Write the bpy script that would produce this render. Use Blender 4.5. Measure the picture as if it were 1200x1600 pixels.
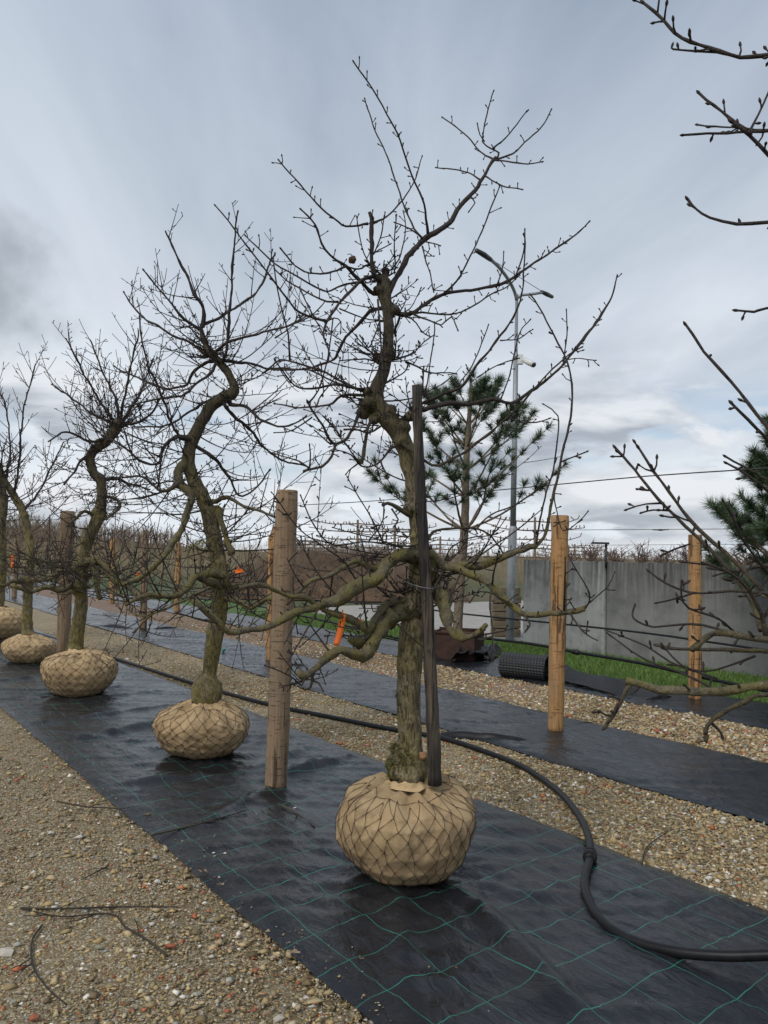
import bpy, bmesh, math, random
import numpy as np
from mathutils import Vector, Matrix, noise

# ------------------------------------------------------------------ camera, sky, sun
scene = bpy.context.scene
for o in list(bpy.data.objects):
    bpy.data.objects.remove(o)
COL = scene.collection

F_PX, CAM_H = 1200.0, 1.6
PITCH, ROLL = math.atan(65 / 1200), math.radians(1.2)
cam_data = bpy.data.cameras.new('camera')
cam_data.sensor_fit = 'VERTICAL'
cam_data.sensor_height = 36.0
cam_data.lens = 27.0
cam_data.clip_start = 0.05
cam_data.clip_end = 6000
cam = bpy.data.objects.new('camera', cam_data)
COL.objects.link(cam)
CAM_ROT = Matrix.Rotation(math.pi / 2 + PITCH, 3, 'X') @ Matrix.Rotation(ROLL, 3, 'Z')
cam.matrix_world = Matrix.Translation((0, 0, CAM_H)) @ CAM_ROT.to_4x4()
scene.camera = cam
scene.render.resolution_x, scene.render.resolution_y = 768, 1024
scene.render.engine = 'CYCLES'
scene.view_settings.view_transform = 'Standard'
scene.view_settings.look = 'None'
scene.view_settings.exposure = 0.45
scene.view_settings.gamma = 1.0
scene.view_settings.use_curve_mapping = False

SUN_EL, SUN_AZ = math.radians(48), math.radians(-142)      # azimuth clockwise from +Y (the view direction)
world = bpy.data.worlds.new('World')
scene.world = world
world.use_nodes = True


class NT:
    """small helper to write node trees briefly"""
    def __init__(self, tree):
        self.t = tree
        tree.nodes.clear()

    def n(self, kind, **kw):
        nd = self.t.nodes.new(kind)
        for k, v in kw.items():
            if k.startswith('i_'):
                nd.inputs[k[2:].replace('_', ' ')].default_value = v
            else:
                setattr(nd, k, v)
        return nd

    def l(self, a, b):
        self.t.links.new(a, b)

    def val(self, x, sock):
        if isinstance(x, (int, float)):
            sock.default_value = x
        elif isinstance(x, tuple):
            sock.default_value = x if len(x) == len(sock.default_value) else (*x, 1.0)
        else:
            self.l(x, sock)

    def math(self, op, a, b=0.0, c=0.0, clamp=False):
        nd = self.n('ShaderNodeMath', operation=op, use_clamp=clamp)
        self.val(a, nd.inputs[0]); self.val(b, nd.inputs[1]); self.val(c, nd.inputs[2])
        return nd.outputs[0]

    def mix(self, f, a, b, mode='MIX'):
        nd = self.n('ShaderNodeMix', data_type='RGBA', blend_type=mode)
        self.val(f, nd.inputs[0]); self.val(a, nd.inputs[6]); self.val(b, nd.inputs[7])
        return nd.outputs[2]

    def noise(self, vec, scale, detail=4, rough=0.55, out='Fac', dist=0.0):
        nd = self.n('ShaderNodeTexNoise')
        if vec is not None:
            self.l(vec, nd.inputs['Vector'])
        nd.inputs['Scale'].default_value = scale
        nd.inputs['Detail'].default_value = detail
        nd.inputs['Roughness'].default_value = rough
        nd.inputs['Distortion'].default_value = dist
        return nd.outputs[out]

    def voro(self, vec, scale, feature='F1', out='Distance', rnd=1.0):
        nd = self.n('ShaderNodeTexVoronoi', feature=feature)
        if vec is not None:
            self.l(vec, nd.inputs['Vector'])
        nd.inputs['Scale'].default_value = scale
        nd.inputs['Randomness'].default_value = rnd
        return nd.outputs[out]

    def ramp(self, f, stops, interp='LINEAR'):
        nd = self.n('ShaderNodeValToRGB')
        e = nd.color_ramp.elements
        nd.color_ramp.interpolation = interp
        while len(e) < len(stops):
            e.new(0.5)
        for el, (p, c) in zip(e, stops):
            el.position = p
            el.color = (c, c, c, 1) if isinstance(c, (int, float)) else (*c, 1)
        self.l(f, nd.inputs[0])
        return nd.outputs[0]

    def mapr(self, x, a, b, c=0.0, d=1.0, smooth=False):
        nd = self.n('ShaderNodeMapRange', clamp=True)
        if smooth:
            nd.interpolation_type = 'SMOOTHSTEP'
        self.val(x, nd.inputs[0])
        for i, v in enumerate((a, b, c, d)):
            nd.inputs[i + 1].default_value = v
        return nd.outputs[0]

    def scale(self, vec, s):
        nd = self.n('ShaderNodeMapping')
        self.l(vec, nd.inputs[0])
        nd.inputs['Scale'].default_value = s
        return nd.outputs[0]

    def bump(self, h, strength, dist, normal=None):
        nd = self.n('ShaderNodeBump')
        nd.inputs['Strength'].default_value = strength
        nd.inputs['Distance'].default_value = dist
        self.l(h, nd.inputs['Height'])
        if normal is not None:
            self.l(normal, nd.inputs['Normal'])
        return nd.outputs[0]


w = NT(world.node_tree)
sky = w.n('ShaderNodeTexSky', sky_type='NISHITA', sun_disc=False)
sky.sun_elevation = SUN_EL
sky.sun_rotation = SUN_AZ
bg_sky = w.n('ShaderNodeBackground', i_Strength=0.085)
w.l(sky.outputs[0], bg_sky.inputs[0])
tc = w.n('ShaderNodeTexCoord').outputs['Generated']
sep = w.n('ShaderNodeSeparateXYZ'); w.l(tc, sep.inputs[0])
zz = w.math('MAXIMUM', sep.outputs[2], 0.0)
den = w.math('ADD', zz, 0.10)
comb = w.n('ShaderNodeCombineXYZ')
w.l(w.math('DIVIDE', sep.outputs[0], den), comb.inputs[0])
w.l(w.math('DIVIDE', sep.outputs[1], den), comb.inputs[1])
plane = comb.outputs[0]
# high thin overcast: soft streaks
veil = w.noise(w.scale(plane, (0.95, 0.26, 1.0)), 1.25, 7, 0.56, dist=0.5)
veil_f = w.mapr(veil, 0.36, 0.62)
ele = w.mapr(zz, 0.02, 0.60)
veil_lo = w.mix(ele, (0.58, 0.635, 0.700), (0.275, 0.335, 0.425))
veil_hi = w.mix(ele, (0.77, 0.81, 0.85), (0.45, 0.515, 0.605))
veil_c = w.mix(veil_f, veil_lo, veil_hi)
# low heaped clouds: lit tops, grey bellies
stretch = w.n('ShaderNodeCombineXYZ')
w.l(sep.outputs[0], stretch.inputs[0]); w.l(sep.outputs[1], stretch.inputs[1])
w.l(w.math('MULTIPLY', sep.outputs[2], 3.2), stretch.inputs[2])
low = w.noise(stretch.outputs[0], 4.3, 6, 0.56, dist=0.2)
low_up = w.n('ShaderNodeVectorMath', operation='ADD')
w.l(stretch.outputs[0], low_up.inputs[0]); low_up.inputs[1].default_value = (0, 0, 0.10)
low2 = w.noise(low_up.outputs[0], 4.3, 5, 0.5, dist=0.2)
band = w.math('MULTIPLY', w.mapr(zz, 0.0, 0.03), w.mapr(zz, 0.16, 0.30, 1.0, 0.0, True))
heap = w.math('MULTIPLY', w.mapr(low, 0.45, 0.54, smooth=True), band)
belly = w.mapr(w.math('SUBTRACT', low2, low), -0.10, 0.10)
heap_c = w.mix(belly, (0.72, 0.74, 0.77), (0.34, 0.375, 0.43))
cloud_c = w.mix(w.math('MULTIPLY', heap, 0.92), veil_c, heap_c)
# a darker rag of cloud over the far left rows
dv = w.n('ShaderNodeVectorMath', operation='DISTANCE')
warp = w.n('ShaderNodeVectorMath', operation='ADD')
wn = w.n('ShaderNodeVectorMath', operation='SCALE'); wn.inputs['Scale'].default_value = 0.50
wc = w.n('ShaderNodeVectorMath', operation='SUBTRACT')
w.l(w.noise(tc, 5.0, 5, 0.55, 'Color'), wc.inputs[0]); wc.inputs[1].default_value = (0.5, 0.5, 0.5)
w.l(wc.outputs[0], wn.inputs[0]); w.l(w.scale(tc, (1, 1, 1.7)), warp.inputs[0]); w.l(wn.outputs[0], warp.inputs[1])
w.l(warp.outputs[0], dv.inputs[0]); dv.inputs[1].default_value = (-0.52, 0.82, 0.46)
rag = w.mapr(dv.outputs['Value'], 0.02, 0.17, 0.80, 0.0, True)
cloud_c = w.mix(rag, cloud_c, (0.25, 0.278, 0.312))
bg_cl = w.n('ShaderNodeBackground', i_Strength=0.85)
w.l(cloud_c, bg_cl.inputs[0])
gap_n = w.noise(w.scale(stretch.outputs[0], (1, 1, 1.8)), 2.6, 4, 0.5)
gap = w.math('MULTIPLY', w.mapr(gap_n, 0.50, 0.62, smooth=True), w.math('MULTIPLY', w.mapr(zz, 0.07, 0.13), w.mapr(zz, 0.15, 0.24, 1.0, 0.0)))
gap = w.math('MULTIPLY', gap, w.math('SUBTRACT', 1.0, heap))
cover = w.math('SUBTRACT', 0.965, w.math('MULTIPLY', gap, 0.70))
mixw = w.n('ShaderNodeMixShader')
w.l(cover, mixw.inputs[0]); w.l(bg_sky.outputs[0], mixw.inputs[1]); w.l(bg_cl.outputs[0], mixw.inputs[2])
w.l(mixw.outputs[0], w.n('ShaderNodeOutputWorld').inputs[0])

sun_data = bpy.data.lights.new('sun', 'SUN')
sun_data.energy = 1.5
sun_data.angle = math.radians(24)
sun_data.color = (1.0, 0.95, 0.87)
sun = bpy.data.objects.new('sun', sun_data)
COL.objects.link(sun)
sdir = Vector((math.sin(SUN_AZ) * math.cos(SUN_EL), math.cos(SUN_AZ) * math.cos(SUN_EL), math.sin(SUN_EL)))
sun.rotation_euler = sdir.to_track_quat('Z', 'Y').to_euler()

# ------------------------------------------------------------------ places
def ray(px, py):
    return CAM_ROT @ Vector(((px - 600) / F_PX, -(py - 800) / F_PX, -1.0))

def P(px, py, depth):
    """a point of the place, seen at that spot of the photograph, `depth` metres ahead"""
    d = ray(px, py)
    return Vector((0, 0, CAM_H)) + d * (depth / d.y)

def G(px, py, z=0.0):
    d = ray(px, py)
    return Vector((0, 0, CAM_H)) + d * ((z - CAM_H) / d.z)

def W(s, t, z=0.0):
    """the nursery rows: s metres along them, t metres across"""
    return Vector((-0.6 * s + 0.8 * t, 0.8 * s + 0.6 * t, z))

rng = random.Random(11)

def tag(o, label=None, cat=None, group=None, kind=None):
    if label: o['label'] = label
    if cat: o['category'] = cat
    if group: o['group'] = group
    if kind: o['kind'] = kind
    return o

def empty(name, loc):
    o = bpy.data.objects.new(name, None)
    COL.objects.link(o)
    o.location = loc
    o.empty_display_size = 0.1
    return o

def link(name, me, mat, parent=None, loc=None):
    if mat is not None and not me.materials:
        me.materials.append(mat)
    o = bpy.data.objects.new(name, me)
    COL.objects.link(o)
    if parent is not None:
        o.parent = parent
    if loc is not None:
        o.location = loc
    return o


class MB:
    """collects tubes and faces in world space; build() makes them ONE mesh (moved to the parent's origin)"""
    def __init__(self):
        self.v, self.f, self.r, self.uv = [], [], [], None

    def add(self, verts, faces, rad=0.05):
        b = len(self.v)
        self.v.extend(verts)
        self.f.extend([tuple(i + b for i in fc) for fc in faces])
        self.r.extend([rad] * len(verts))

    def tube(self, pts, rads, sides=6, rough=0.0, cap=True, nscale=30.0, flat=None):
        n = len(pts)
        b = len(self.v)
        t_prev = None
        u = None
        for i in range(n):
            t = (pts[min(i + 1, n - 1)] - pts[max(i - 1, 0)])
            if t.length < 1e-9:
                t = t_prev or Vector((0, 0, 1))
            t = t.normalized()
            if u is None:
                ref = Vector((1, 0, 0)) if abs(t.x) < 0.8 else Vector((0, 1, 0))
                u = (ref - t * ref.dot(t)).normalized()
            else:
                u = u - t * u.dot(t)
                u = u.normalized() if u.length > 1e-6 else Vector((1, 0, 0))
            vv = t.cross(u)
            t_prev = t
            for k in range(sides):
                a = 2 * math.pi * k / sides
                dr = (u * math.cos(a) + vv * math.sin(a))
                r = rads[i]
                if rough:
                    q = pts[i] + dr * r
                    r *= 1 + rough * noise.fractal(q * nscale, 1.0, 2.0, 3)
                self.v.append(pts[i] + dr * r)
                self.r.append(rads[i])
        for i in range(n - 1):
            for k in range(sides):
                k2 = (k + 1) % sides
                self.f.append((b + i * sides + k, b + i * sides + k2, b + (i + 1) * sides + k2, b + (i + 1) * sides + k))
        if cap:
            self.f.append(tuple(b + k for k in reversed(range(sides))))
            self.f.append(tuple(b + (n - 1) * sides + k for k in range(sides)))

    def box(self, c, x, y, z):
        """centre and three half-axis vectors"""
        vs = [c + x * i + y * j + z * k for i in (-1, 1) for j in (-1, 1) for k in (-1, 1)]
        self.add(vs, [(0, 1, 3, 2), (4, 6, 7, 5), (0, 4, 5, 1), (2, 3, 7, 6), (0, 2, 6, 4), (1, 5, 7, 3)])

    def build(self, name, mat, parent=None, origin=None, smooth=True):
        if parent is not None:
            o_ = parent.matrix_basis.translation.copy()
            p = parent.parent
            while p is not None:
                o_ += p.matrix_basis.translation
                p = p.parent
            org = o_
        else:
            org = origin or Vector((0, 0, 0))
        me = bpy.data.meshes.new(name)
        me.from_pydata([tuple(v - org) for v in self.v], [], self.f)
        if smooth:
            me.polygons.foreach_set('use_smooth', [True] * len(me.polygons))
        at = me.attributes.new('rad', 'FLOAT', 'POINT')
        at.data.foreach_set('value', self.r)
        return link(name, me, mat, parent, org if parent is None else None)


def smooth_path(pts, step):
    """Catmull-Rom through points (tuples of any length), resampled about every `step` metres (first 3 = xyz)"""
    pts = [np.array(p, float) for p in pts]
    if len(pts) == 2:
        pts = [pts[0], (pts[0] + pts[1]) / 2, pts[1]]
    ext = [2 * pts[0] - pts[1]] + pts + [2 * pts[-1] - pts[-2]]
    out = []
    for i in range(1, len(ext) - 2):
        p0, p1, p2, p3 = ext[i - 1:i + 3]
        k = max(2, int(np.linalg.norm((p2 - p1)[:3]) / step))
        for j in range(k):
            t = j / k
            out.append(0.5 * (2 * p1 + (p2 - p0) * t + (2 * p0 - 5 * p1 + 4 * p2 - p3) * t * t + (3 * p1 - p0 - 3 * p2 + p3) * t ** 3))
    out.append(pts[-1])
    return out

# ------------------------------------------------------------------ materials
def material(name):
    m = bpy.data.materials.new(name)
    m.use_nodes = True
    t = NT(m.node_tree)
    b = t.n('ShaderNodeBsdfPrincipled')
    t.l(b.outputs[0], t.n('ShaderNodeOutputMaterial').inputs[0])
    t.b = b
    t.obj = t.n('ShaderNodeTexCoord').outputs['Object']
    t.uvc = t.n('ShaderNodeTexCoord').outputs['UV']
    t.pos = t.n('ShaderNodeNewGeometry').outputs['Position']
    return m, t

def attr(t, name, out='Fac'):
    nd = t.n('ShaderNodeAttribute', attribute_name=name)
    return nd.outputs[out]

def mat_bark():
    m, t = material('bark')
    rad = attr(t, 'rad')
    v = t.pos
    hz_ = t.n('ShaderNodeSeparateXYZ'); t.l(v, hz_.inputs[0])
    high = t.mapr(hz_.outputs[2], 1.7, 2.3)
    thick = t.math('ADD', t.math('MULTIPLY', t.mapr(rad, 0.0035, 0.010), t.math('SUBTRACT', 1.0, high)), t.math('MULTIPLY', t.mapr(rad, 0.020, 0.050), high))  # higher limbs: less algae, and a backlit darkness painted into the colour
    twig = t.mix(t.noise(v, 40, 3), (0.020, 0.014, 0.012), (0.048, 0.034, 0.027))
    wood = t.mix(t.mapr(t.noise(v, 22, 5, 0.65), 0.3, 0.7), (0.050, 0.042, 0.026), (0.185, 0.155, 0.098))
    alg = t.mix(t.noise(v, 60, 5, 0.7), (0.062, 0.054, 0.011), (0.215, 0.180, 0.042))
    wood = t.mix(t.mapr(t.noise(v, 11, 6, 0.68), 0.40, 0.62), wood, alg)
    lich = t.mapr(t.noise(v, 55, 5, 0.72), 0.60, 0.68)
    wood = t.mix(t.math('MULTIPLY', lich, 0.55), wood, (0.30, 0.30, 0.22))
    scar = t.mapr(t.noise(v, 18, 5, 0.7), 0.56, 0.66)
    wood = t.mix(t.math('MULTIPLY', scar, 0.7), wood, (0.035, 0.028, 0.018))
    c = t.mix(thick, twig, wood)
    t.l(c, t.b.inputs['Base Color'])
    t.b.inputs['Roughness'].default_value = 0.8
    h = t.math('ADD', t.noise(t.scale(v, (1, 1, 0.45)), 120, 4, 0.6), t.noise(v, 38, 4, 0.6))
    t.l(t.bump(h, 1.0, 0.011), t.b.inputs['Normal'])
    return m

def mat_trunk(moss=0.5, grey=0.5):
    m, t = material('trunk_bark')
    v = t.pos
    fiss = t.noise(t.scale(v, (1, 1, 0.24)), 88, 6, 0.66, dist=0.8)
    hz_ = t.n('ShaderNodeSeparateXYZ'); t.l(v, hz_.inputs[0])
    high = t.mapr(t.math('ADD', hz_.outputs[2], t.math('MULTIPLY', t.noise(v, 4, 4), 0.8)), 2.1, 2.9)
    n1 = t.noise(v, 24, 6, 0.68)
    wood = t.mix(t.mapr(n1, 0.3, 0.7), (0.105, 0.086, 0.054), (0.37, 0.30, 0.20))
    alg = t.mix(t.noise(v, 80, 5, 0.7), (0.10, 0.085, 0.014), (0.29, 0.24, 0.055))
    big = t.noise(v, 5.5, 6, 0.68)
    c = t.mix(t.math('MULTIPLY', t.mapr(big, 0.40 - 0.14 * moss, 0.60), 0.35 + 0.6 * moss), wood, alg)
    c = t.mix(t.math('MULTIPLY', high, 0.85), c, t.mix(n1, (0.018, 0.014, 0.010), (0.085, 0.066, 0.042)))  # upper trunk darkened in its colour to look backlit against the sky
    crack = t.mapr(fiss, 0.36, 0.48)
    c = t.mix(t.math('SUBTRACT', 1.0, crack), c, (0.058, 0.046, 0.028))
    dark = t.mapr(t.noise(t.scale(v, (1, 1, 0.35)), 11, 6, 0.66), 0.54, 0.66)
    c = t.mix(t.math('MULTIPLY', dark, 0.65), c, (0.042, 0.034, 0.020))
    pale = t.mapr(t.noise(v, 48, 4, 0.7), 0.66, 0.74)
    c = t.mix(t.math('MULTIPLY', pale, 0.5), c, (0.33, 0.33, 0.26))
    t.l(c, t.b.inputs['Base Color'])
    t.b.inputs['Roughness'].default_value = 0.85
    h = t.math('ADD', t.math('MULTIPLY', crack, 0.9), t.noise(v, 130, 5, 0.7))
    t.l(t.bump(h, 0.9, 0.009), t.b.inputs['Normal'])
    return m

def mat_moss():
    m, t = material('moss')
    c = t.mix(t.noise(t.pos, 160, 4), (0.030, 0.034, 0.006), (0.135, 0.125, 0.025))
    t.l(c, t.b.inputs['Base Color'])
    t.b.inputs['Roughness'].default_value = 0.95
    t.l(t.bump(t.noise(t.pos, 260, 3, 0.7), 1.0, 0.01), t.b.inputs['Normal'])
    return m

def mat_burlap():
    m, t = material('burlap')
    v = t.obj
    fine = t.noise(v, 420, 2)
    c = t.mix(t.mapr(t.noise(v, 9, 5, 0.6), 0.3, 0.7), (0.50, 0.345, 0.178), (0.66, 0.485, 0.275))
    c = t.mix(t.math('MULTIPLY', t.mapr(fine, 0.35, 0.7), 0.35), c, (0.27, 0.175, 0.09))
    dirt = t.mapr(t.noise(v, 6.5, 6, 0.7), 0.50, 0.66)
    c = t.mix(t.math('MULTIPLY', dirt, 0.62), c, (0.20, 0.132, 0.072))
    t.l(c, t.b.inputs['Base Color'])
    t.b.inputs['Roughness'].default_value = 0.95
    uv = t.uvc
    wv = t.n('ShaderNodeTexWave', wave_type='BANDS', bands_direction='X', i_Scale=180.0, i_Distortion=1.6)
    t.l(uv, wv.inputs[0])
    wv2 = t.n('ShaderNodeTexWave', wave_type='BANDS', bands_direction='Y', i_Scale=110.0, i_Distortion=1.6)
    t.l(uv, wv2.inputs[0])
    h = t.math('ADD', t.math('MULTIPLY', t.math('ADD', wv.outputs['Fac'], wv2.outputs['Fac']), 0.12), t.noise(v, 26, 5, 0.6))
    h = t.math('ADD', h, t.math('MULTIPLY', fine, 0.25))
    t.l(t.bump(h, 0.8, 0.010), t.b.inputs['Normal'])
    return m

def mat_plain(name, c1, c2, scale, rough=0.7, bump=0.3, bdist=0.004, metal=0.0, stretch=(1, 1, 1), spec=None):
    m, t = material(name)
    v = t.scale(t.obj, stretch)
    n = t.noise(v, scale, 5, 0.62)
    t.l(t.mix(t.mapr(n, 0.3, 0.7), c1, c2), t.b.inputs['Base Color'])
    t.b.inputs['Roughness'].default_value = rough
    t.b.inputs['Metallic'].default_value = metal
    if spec is not None:
        t.b.inputs['Specular IOR Level'].default_value = spec
    if bump:
        t.l(t.bump(t.noise(v, scale * 4, 4, 0.6), bump, bdist), t.b.inputs['Normal'])
    return m

def mat_post(name, c1, c2, dark, weather):
    m, t = material(name)
    v = t.obj
    info = t.n('ShaderNodeObjectInfo').outputs['Random']
    off = t.n('ShaderNodeVectorMath', operation='ADD')
    cx = t.n('ShaderNodeCombineXYZ'); t.l(t.math('MULTIPLY', info, 17.0), cx.inputs[2])
    t.l(v, off.inputs[0]); t.l(cx.outputs[0], off.inputs[1])
    v = off.outputs[0]
    grain = t.noise(t.scale(v, (1, 1, 0.035)), 70, 5, 0.6, dist=0.4)
    c = t.mix(t.mapr(grain, 0.3, 0.7), c1, c2)
    blot = t.noise(t.scale(v, (1, 1, 0.3)), 9, 5, 0.6)
    c = t.mix(t.math('MULTIPLY', t.mapr(blot, 0.48, 0.7), weather), c, (0.21, 0.17, 0.125))
    # shaving marks and shakes
    marks = t.noise(t.scale(v, (3.0, 3.0, 22.0)), 3.2, 4, 0.7)
    mk = t.mapr(marks, 0.58, 0.66)
    c = t.mix(t.math('MULTIPLY', mk, 0.75), c, dark)
    shake = t.mapr(t.noise(t.scale(v, (1, 1, 0.05)), 26, 4, 0.55), 0.595, 0.625)
    c = t.mix(t.math('MULTIPLY', shake, 0.85), c, dark)
    kn = t.voro(t.scale(v, (1, 1, 0.55)), 6.0)
    c = t.mix(t.mapr(kn, 0.06, 0.14, 0.7, 0.0), c, dark)
    t.l(c, t.b.inputs['Base Color'])
    t.b.inputs['Roughness'].default_value = 0.72
    h = t.math('SUBTRACT', grain, t.math('ADD', t.math('MULTIPLY', shake, 1.6), t.math('MULTIPLY', mk, 0.5)))
    t.l(t.bump(h, 0.9, 0.010), t.b.inputs['Normal'])
    return m

def mat_fabric(lines=1.0, fade=0.0):
    m, t = material('woven_fabric')
    uv = t.uvc
    wob = t.noise(uv, 4.5, 3, 0.5, 'Color')
    wsub = t.n('ShaderNodeVectorMath', operation='SUBTRACT'); t.l(wob, wsub.inputs[0]); wsub.inputs[1].default_value = (.5, .5, .5)
    wsc = t.n('ShaderNodeVectorMath', operation='SCALE'); t.l(wsub.outputs[0], wsc.inputs[0]); wsc.inputs['Scale'].default_value = 0.034
    wad = t.n('ShaderNodeVectorMath', operation='ADD'); t.l(uv, wad.inputs[0]); t.l(wsc.outputs[0], wad.inputs[1])
    sp = t.n('ShaderNodeSeparateXYZ'); t.l(wad.outputs[0], sp.inputs[0])

    def lines_along(c, period, width):
        fr = t.math('FRACT', t.math('ADD', t.math('DIVIDE', c, period), 0.5))
        d = t.math('MULTIPLY', t.math('ABSOLUTE', t.math('SUBTRACT', fr, 0.5)), period)
        return t.mapr(d, width * 0.6, width * 1.3, 1.0, 0.0)
    la = lines_along(sp.outputs[0], 0.25, 0.0017)
    lb = lines_along(sp.outputs[1], 0.25, 0.0021)
    ln = t.math('MAXIMUM', la, lb)
    wear = t.mapr(t.noise(uv, 3.0, 4, 0.6), 0.34, 0.62, 0.42, 1.0)
    ln = t.math('MULTIPLY', t.math('MULTIPLY', ln, wear), lines)
    base = t.mix(t.mapr(t.noise(uv, 3.0, 6, 0.65), 0.35, 0.7), (0.0065, 0.0074, 0.0098), (0.016, 0.0178, 0.0220))
    dust = t.mapr(t.noise(uv, 1.6, 7, 0.7), 0.52, 0.74)
    base = t.mix(t.math('MULTIPLY', dust, 0.30), base, (0.058, 0.055, 0.050))
    c = t.mix(ln, base, (0.030, 0.215, 0.160))
    t.l(c, t.b.inputs['Base Color'])
    ro = t.math('ADD', t.mapr(t.noise(uv, 2.2, 6, 0.65), 0.3, 0.7, 0.17, 0.34), t.math('MULTIPLY', dust, 0.15))
    t.l(ro, t.b.inputs['Roughness'])
    t.b.inputs['Specular IOR Level'].default_value = 0.44
    h = t.math('ADD', t.math('MULTIPLY', t.noise(uv, 300, 2), 0.05), t.noise(t.scale(uv, (2.2, 1.0, 1.0)), 7.5, 5, 0.55, dist=0.6))
    h = t.math('ADD', h, t.math('MULTIPLY', ln, 0.06))
    t.l(t.bump(h, 0.55, 0.026), t.b.inputs['Normal'])
    return m

def mat_gravel(name, c1, c2, c3, red=0.1):
    m, t = material(name)
    v = t.pos
    cell = t.voro(v, 95, 'F1', 'Color')
    dist = t.voro(v, 95, 'F1', 'Distance')
    cell2 = t.voro(v, 210, 'F1', 'Color')
    sp = t.n('ShaderNodeSeparateXYZ'); t.l(cell, sp.inputs[0])
    sp2 = t.n('ShaderNodeSeparateXYZ'); t.l(cell2, sp2.inputs[0])
    fine = t.mix(sp2.outputs[0], c1, c2)
    stone = t.mix(t.math('POWER', sp.outputs[0], 1.5), c2, c3)
    stone = t.mix(t.math('LESS_THAN', sp.outputs[2], red), stone, (0.26, 0.095, 0.052))
    isst = t.math('GREATER_THAN', sp.outputs[1], 0.55)
    c = t.mix(isst, fine, stone)
    c = t.mix(t.mapr(dist, 0.35, 0.75, 0.0, 0.35), c, (0.05, 0.04, 0.028))
    big = t.noise(v, 1.1, 6, 0.65)
    c = t.mix(t.mapr(big, 0.35, 0.65, 0.0, 0.55), c, t.mix(0.5, c, (0.105, 0.082, 0.048)))
    t.l(c, t.b.inputs['Base Color'])
    t.b.inputs['Roughness'].default_value = 0.9
    h = t.math('ADD', t.math('SUBTRACT', 1.0, dist), t.noise(v, 150, 4, 0.7))
    t.l(t.bump(h, 0.8, 0.012), t.b.inputs['Normal'])
    return m

def mat_vcol(name, rough=0.85, bump=0.25, scale=220, sat=None):
    m, t = material(name)
    a = t.n('ShaderNodeAttribute', attribute_name='tint')
    n = t.noise(t.pos, scale, 3, 0.6)
    c = t.mix(t.mapr(n, 0.3, 0.75, 0.0, 0.45), a.outputs['Color'], t.mix(1.0, a.outputs['Color'], (0.45, 0.42, 0.38), 'MULTIPLY'))
    t.l(c, t.b.inputs['Base Color'])
    t.b.inputs['Roughness'].default_value = rough
    if bump:
        t.l(t.bump(n, bump, 0.003), t.b.inputs['Normal'])
    return m

def mat_concrete(name, base, stain):
    m, t = material(name)
    v = t.obj
    c = t.mix(t.mapr(t.noise(v, 3.2, 6, 0.65), 0.3, 0.7), tuple(x * 0.78 for x in base), base)
    run = t.noise(t.scale(v, (1, 1, 0.05)), 13, 6, 0.65)
    sp = t.n('ShaderNodeSeparateXYZ'); t.l(v, sp.inputs[0])
    topw = t.mapr(sp.outputs[2], 0.75, 1.55, 0.12, 1.0)
    c = t.mix(t.math('MULTIPLY', t.math('MULTIPLY', t.mapr(run, 0.36, 0.58), topw), stain), c, (0.055, 0.055, 0.055))
    patch = t.mapr(t.noise(t.scale(v, (1, 1, 1.3)), 2.1, 7, 0.7), 0.5, 0.66)
    c = t.mix(t.math('MULTIPLY', patch, 0.55), c, (0.085, 0.088, 0.080))
    spk = t.mapr(t.noise(v, 60, 4, 0.7), 0.62, 0.75)
    c = t.mix(t.math('MULTIPLY', spk, 0.5), c, (0.05, 0.052, 0.048))
    t.l(c, t.b.inputs['Base Color'])
    t.b.inputs['Roughness'].default_value = 0.85
    t.l(t.bump(t.noise(v, 45, 5, 0.65), 0.35, 0.006), t.b.inputs['Normal'])
    return m

M = {}
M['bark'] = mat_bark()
M['trunk'] = mat_trunk(0.55)
M['trunk_green'] = mat_trunk(0.9)
M['moss'] = mat_moss()
M['burlap'] = mat_burlap()
M['rust_wire'] = mat_plain('rusty_wire', (0.030, 0.016, 0.010), (0.085, 0.040, 0.020), 60, 0.8, 0.3, 0.001)
M['post_fresh'] = mat_post('post_fresh', (0.29, 0.145, 0.050), (0.49, 0.28, 0.110), (0.10, 0.048, 0.020), 0.55)
M['post_old'] = mat_post('post_old', (0.155, 0.100, 0.057), (0.31, 0.212, 0.128), (0.060, 0.036, 0.021), 0.6)
m, t = material('stake_wood')
g1 = t.noise(t.scale(t.obj, (1, 1, 0.03)), 75, 6, 0.65, dist=0.3)
c = t.mix(t.mapr(g1, 0.38, 0.60), (0.012, 0.010, 0.009), (0.15, 0.115, 0.080))
tar = t.mapr(t.noise(t.scale(t.obj, (1, 1, 0.18)), 7.5, 5, 0.6), 0.42, 0.56)
c = t.mix(t.math('MULTIPLY', tar, 0.85), c, t.mix(t.mapr(g1, 0.35, 0.7), (0.007, 0.006, 0.006), (0.030, 0.026, 0.024)))
t.l(c, t.b.inputs['Base Color']); t.b.inputs['Roughness'].default_value = 0.8
t.l(t.bump(g1, 1.0, 0.014), t.b.inputs['Normal'])
M['stake'] = m
M['fabric'] = mat_fabric(1.0)
M['fabric_far'] = mat_fabric(0.10)
M['gravel'] = mat_gravel('gravel', (0.19, 0.142, 0.072), (0.39, 0.305, 0.170), (0.62, 0.55, 0.43), 0.09)
M['gravel_pink'] = mat_gravel('gravel_pink', (0.155, 0.095, 0.064), (0.30, 0.20, 0.145), (0.46, 0.37, 0.29), 0.22)
M['stone'] = mat_vcol('stone')
M['concrete'] = mat_concrete('concrete', (0.39, 0.395, 0.38), 0.9)
M['concrete_dark'] = mat_concrete('concrete_dark', (0.23, 0.23, 0.22), 1.0)
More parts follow.
